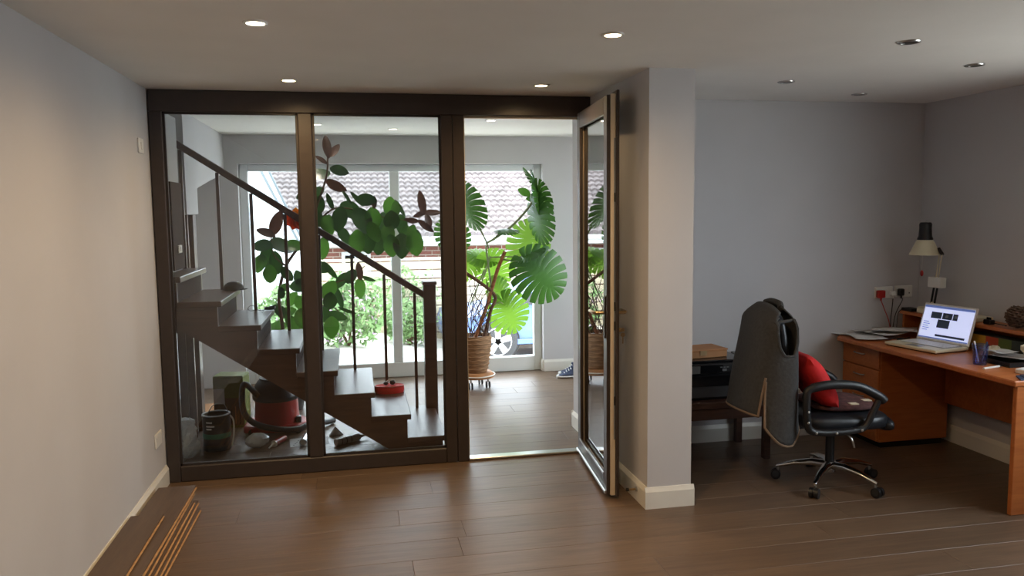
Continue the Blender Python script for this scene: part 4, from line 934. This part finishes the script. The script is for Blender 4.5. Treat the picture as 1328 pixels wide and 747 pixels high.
# ------------------------------------------------------------------ outside
def gz(x, y): return -.12-min(4.2, max(0, y-3))*(.045+.035*max(-.5, min(3, x-1.1)))
struct('ground_side', B(W+.2, 16, -12, 2.96, -.4, -.15), 'gravel', 'pale paving outside the right-hand window', 'ground')
gr = struct('ground', G().surf(lambda u, v: Vector((-9+22*u, 2.96+14*v*v+.0, gz(-9+22*u, 2.96+14*v*v))), 22, 20), 'gravel', 'pale gravel drive outside the garden window', 'ground')
# neighbour's house with tiled roof
nh = thing('neighbour_house', 'low brick house with pale tiled roof across the garden', 'house', (0, 9.0, 0))
B(-.6, 9, 0, .25, -1.6, 1.13).build('wall', 'brick', nh)
B(-.7, 9.1, -.38, -.34, 1.08, 1.20).build('fascia', 'upvc', nh); G().tube([(-.7, -.40, 1.19), (9.1, -.40, 1.19)], .045, 10).build('gutter', 'upvc', nh, True)
g = G(); RP, RH = .257, .0986        # course spacing along slope in y, rise per course
ncol, per = 74, 4
for r_ in range(14):
    y0, z0 = -.40+RP*r_, 1.24+RH*r_; rowv = []
    for (yy, zz) in ((y0, z0-.03), (y0, z0+.045), (y0+RP+.02, z0+RH+.005)):
        rowv.append([g.bm.verts.new((-.7+9.8*i/(ncol*per), yy+.012*sin(i*1.7+r_), zz+.032*abs(sin(pi*i/per)))) for i in range(ncol*per+1)])
    for a_, b_ in zip(rowv, rowv[1:]):
        for i in range(ncol*per): g.bm.faces.new((a_[i], a_[i+1], b_[i+1], b_[i]))
g.build('roof_tiles', 'roof_tile', nh, kind='stuff')
G().tube([(-.7, -.4+RP*14, 1.25+RH*14), (9.1, -.4+RP*14, 1.25+RH*14)], .09, 10).build('ridge', 'roof_tile', nh, True)
for (xa, xb, za, zb) in ((.95, 1.45, .62, .98), (3.2, 4.3, .35, .95), (5.2, 6.2, .35, .95)):
    f_ = G(); e_ = .06
    for q in ((xa, xb, za, za+e_), (xa, xb, zb-e_, zb), (xa, xa+e_, za+e_, zb-e_), (xb-e_, xb, za+e_, zb-e_), ((xa+xb)/2-.03, (xa+xb)/2+.03, za+e_, zb-e_)): f_.box(q[0], q[1], -.05, .0, q[2], q[3])
    f_ = f_.build('window', 'upvc', nh); B(xa+e_, xb-e_, -.02, -.01, za+e_, zb-e_).build('pane', 'black_gloss', f_)
# conservatory at the left
cv = thing('conservatory', 'white lean-to conservatory with sloping glazed roof at the left', 'conservatory', (0, 6.8, 0))
sl = lambda x: 2.02-2.1*x
G().prism([(-2.2, sl(-2.2)), (.48, sl(.48)), (.48, sl(.48)-.06), (-2.2, sl(-2.2)-.06)], 'y', 0, 1.4).build('roof', 'upvc', cv)
for x_off in (0, .30):
    G().prism([(-2.2+x_off, sl(-2.2)+.08), (.50+x_off*.2, sl(.50)+.08), (.50+x_off*.2, sl(.5)), (-2.2+x_off, sl(-2.2))], 'y', -.06-x_off*.3, -.0-x_off*.3).build('bargeboard', 'verge_grey', cv)
G().prism([(-.15, sl(-.15)+.03), (-.05, sl(-.05)+.03), (.44, sl(.44)+.03), (.40, sl(.40)+.09), (-.1, sl(-.1)+.12)], 'y', -.22, -.17).build('rafter', 'verge_grey', cv)
G().prism([(-2.2, sl(-2.2)-.07), (.40, sl(.40)-.07), (.40, -.6), (-2.2, -.6)], 'y', .02, .10).build('gable_wall', 'upvc', cv)
for k in range(8): B(-2.2, .42, -.02, .02, -.5+k*.17, -.5+k*.17+.155).build('cladding_board', 'upvc', cv)
# garden fence of pale boards
fe = thing('garden_fence', 'pale horizontal board fence in front of the brick house', 'fence', (0, 8.42, 0))
for k in range(9):
    z0 = -.55+k*.155
    B(.55, 4.4, 0, .025, z0, z0+.135).build('board', 'fence_board', fe)
for x_ in (.55, 1.75, 3.0, 4.3): B(x_, x_+.09, .025, .11, -.8, .88).build('post', 'fence_board', fe)
B(.5, 4.45, -.03, .12, .845, .885).build('capping', 'fence_board', fe)
# car
ca = thing('car', 'blue car parked on the drive outside the window', 'car', (4.55, 7.45, -.63), radians(0))
prof = [(-2.0, .25), (-2.05, .45), (-1.98, .66), (-1.1, .80), (-.45, 1.28), (.9, 1.34), (1.6, .95), (2.0, .86), (2.05, .45), (1.98, .25)]
def carsec(yy, sc_, dz): return [(x*sc_, yy, z if z < .9 else .9+(z-.9)*dz) for x, z in prof]
G().loft([carsec(-.82, .97, .0), carsec(-.86, .99, .0), carsec(-.86, 1, .05), carsec(-.66, .99, 1), carsec(.66, .99, 1), carsec(.86, 1, .05), carsec(.82, .97, 0)]).build('body', 'car_blue', ca, True, ang=35)
for pts in ([(-1.02, .86), (-.42, 1.22), (.18, 1.25), (.18, .88)], [(.24, .88), (.24, 1.25), (.85, 1.27), (1.35, .95)]):
    G().loft([[(x, -.868+.20*max(0, (z-.9)/.44), z) for x, z in pts], [(x, -.80+.20*max(0, (z-.9)/.44), z) for x, z in pts]]).build('side_window', 'black_gloss', ca)
B(-1.5, 1.6, -.875, -.84, .26, .34, .01).build('sill_trim', 'car_blue', ca)
B(-1.9, -1.55, -.80, -.5, .52, .64, .02).build('headlamp', 'white_plastic', ca); B(.1, .24, -.885, -.86, .78, .81).build('door_handle', 'car_blue', ca)
for wx in (-1.28, 1.30):
    for sy in (-1, 1):
        MW = Matrix.Rotation(-radians(90)*sy, 3, 'X')
        wl = G().lathe([(.19, -.09), (.30, -.09), (.318, -.06), (.318, .06), (.30, .09), (.19, .09)], 28, (wx, sy*.80, .318), MW).build('wheel', 'tyre', ca, True)
        al = G().lathe([(.20, .06), (.225, .085), (.205, .095), (.19, .075)], 28, (wx, sy*.80, .318), MW); al.lathe([(.19, .04), (.19, .045), (.002, .045)], 28, (wx, sy*.80, .318), MW)
        for k in range(5):
            a = 2*pi*k/5; M3 = MW @ Matrix.Rotation(a, 3, 'Z')
            q = [(-.035, 0), (.035, 0), (.05, .20), (-.05, .20)]
            al.loft([[M3 @ Vector((x, y, .05))+Vector((wx, sy*.80, .318)) for x, y in q], [M3 @ Vector((x, y, .092))+Vector((wx, sy*.80, .318)) for x, y in q]])
        al.build('alloy_rim', 'alloy', wl)
        G().lathe([(.345, -.02), (.345, .0), (.32, .0)], 24, (wx, sy*.865, .318), MW, caps=False).build('wheel_arch', 'rubber', ca, True)
# bushes and trees
def foliage(name, label, cat, loc, rx, ry, rz, n, size, mat, seed, flower=0, group=None):
    random.seed(seed); t = thing(name, label, cat, loc, 0, group)
    def leaves(n_, sz):
        V, F = [], []
        for _ in range(n_):
            while True:
                p_ = Vector((random.uniform(-1, 1), random.uniform(-1, 1), random.uniform(-1, 1)))
                if .45 < p_.length < 1: break
            p_ *= (1+.18*sin(7*p_.x+3*p_.z)+.12*sin(11*p_.z)); c_ = Vector((p_.x*rx, p_.y*ry, rz+p_.z*rz))
            d = Vector((random.gauss(0, 1), random.gauss(0, 1), random.gauss(0, 1)+.4)).normalized(); e = d.orthogonal().normalized(); s_ = sz*random.uniform(.6, 1.3)
            b_ = len(V); V += [c_-d*s_, c_+e*s_*.4+d.cross(e)*s_*.08, c_+d*s_, c_-e*s_*.4+d.cross(e)*s_*.08]; F += [(b_, b_+1, b_+2), (b_, b_+2, b_+3)]
        me = bpy.data.meshes.new('foliage'); me.from_pydata([tuple(v) for v in V], [], F); return me
    obj('foliage', leaves(n, size), mat, t, kind='stuff')
    if flower: obj('flowers', leaves(flower, size*.8), 'bush_flower', t, kind='stuff')
    for k in range(5):
        a = 2*pi*k/5; G().tube([(0, 0, 0), (.4*rx*cos(a), .4*ry*sin(a), rz*.9), (.75*rx*cos(a), .7*ry*sin(a), rz*1.5)], [.02, .014, .006], 6).build('stem', 'stem_brown', t, True)
    return t
GB = 'garden shrubs outside the window'
foliage('garden_shrub', 'tall feathery green shrub with pink flowers behind the stair', 'shrub', (1.05, 6.5, gz(1.05, 6.5)), .60, .40, .52, 2200, .055, 'bush_leaf', 1, 260, GB)
foliage('garden_shrub', 'green shrub low beside the window mullion', 'shrub', (2.0, 7.42, gz(2.0, 7.42)), .42, .30, .36, 1100, .05, 'bush_leaf', 2, 60, GB)
foliage('garden_shrub', 'dense green shrub at the left behind the rubber plant', 'shrub', (.25, 5.55, gz(.25, 5.55)), .34, .30, .44, 1500, .05, 'bush_leaf', 3, 90, GB)
foliage('garden_shrub', 'small green bush showing over the fence', 'shrub', (2.05, 8.15, gz(2.05, 8.15)), .5, .16, .60, 700, .05, 'bush_leaf', 4, 0, GB)
GT = 'trees beyond the tiled roof'
for i, (x_, l_) in enumerate(((1.6, 'hazy green tree above the roof ridge at the left'), (6.3, 'hazy green tree above the roof ridge, seen through the doorway'), (11.0, 'hazy green tree farthest right beyond the roof'))):
    foliage('tree', l_, 'tree', (x_, 19, -1.5), 1.9, 1.5, 2.35, 3000, .16, 'tree_leaf', 30+i, 0, GT)

# set each assembled thing's origin at its own base
bpy.context.view_layer.update()
def rebase(t):
    P = [c.matrix_local @ Vector(q) for c in t.children if c.type == 'MESH' for q in c.bound_box]
    d = Vector(((min(p.x for p in P)+max(p.x for p in P))/2, (min(p.y for p in P)+max(p.y for p in P))/2, min(p.z for p in P)))
    for c in t.children: c.location = c.location-d
    t.location = t.location+d
for t in (dk, sh, bn, st, nh, cv, fe, wn, wr, wh, ws): rebase(t)
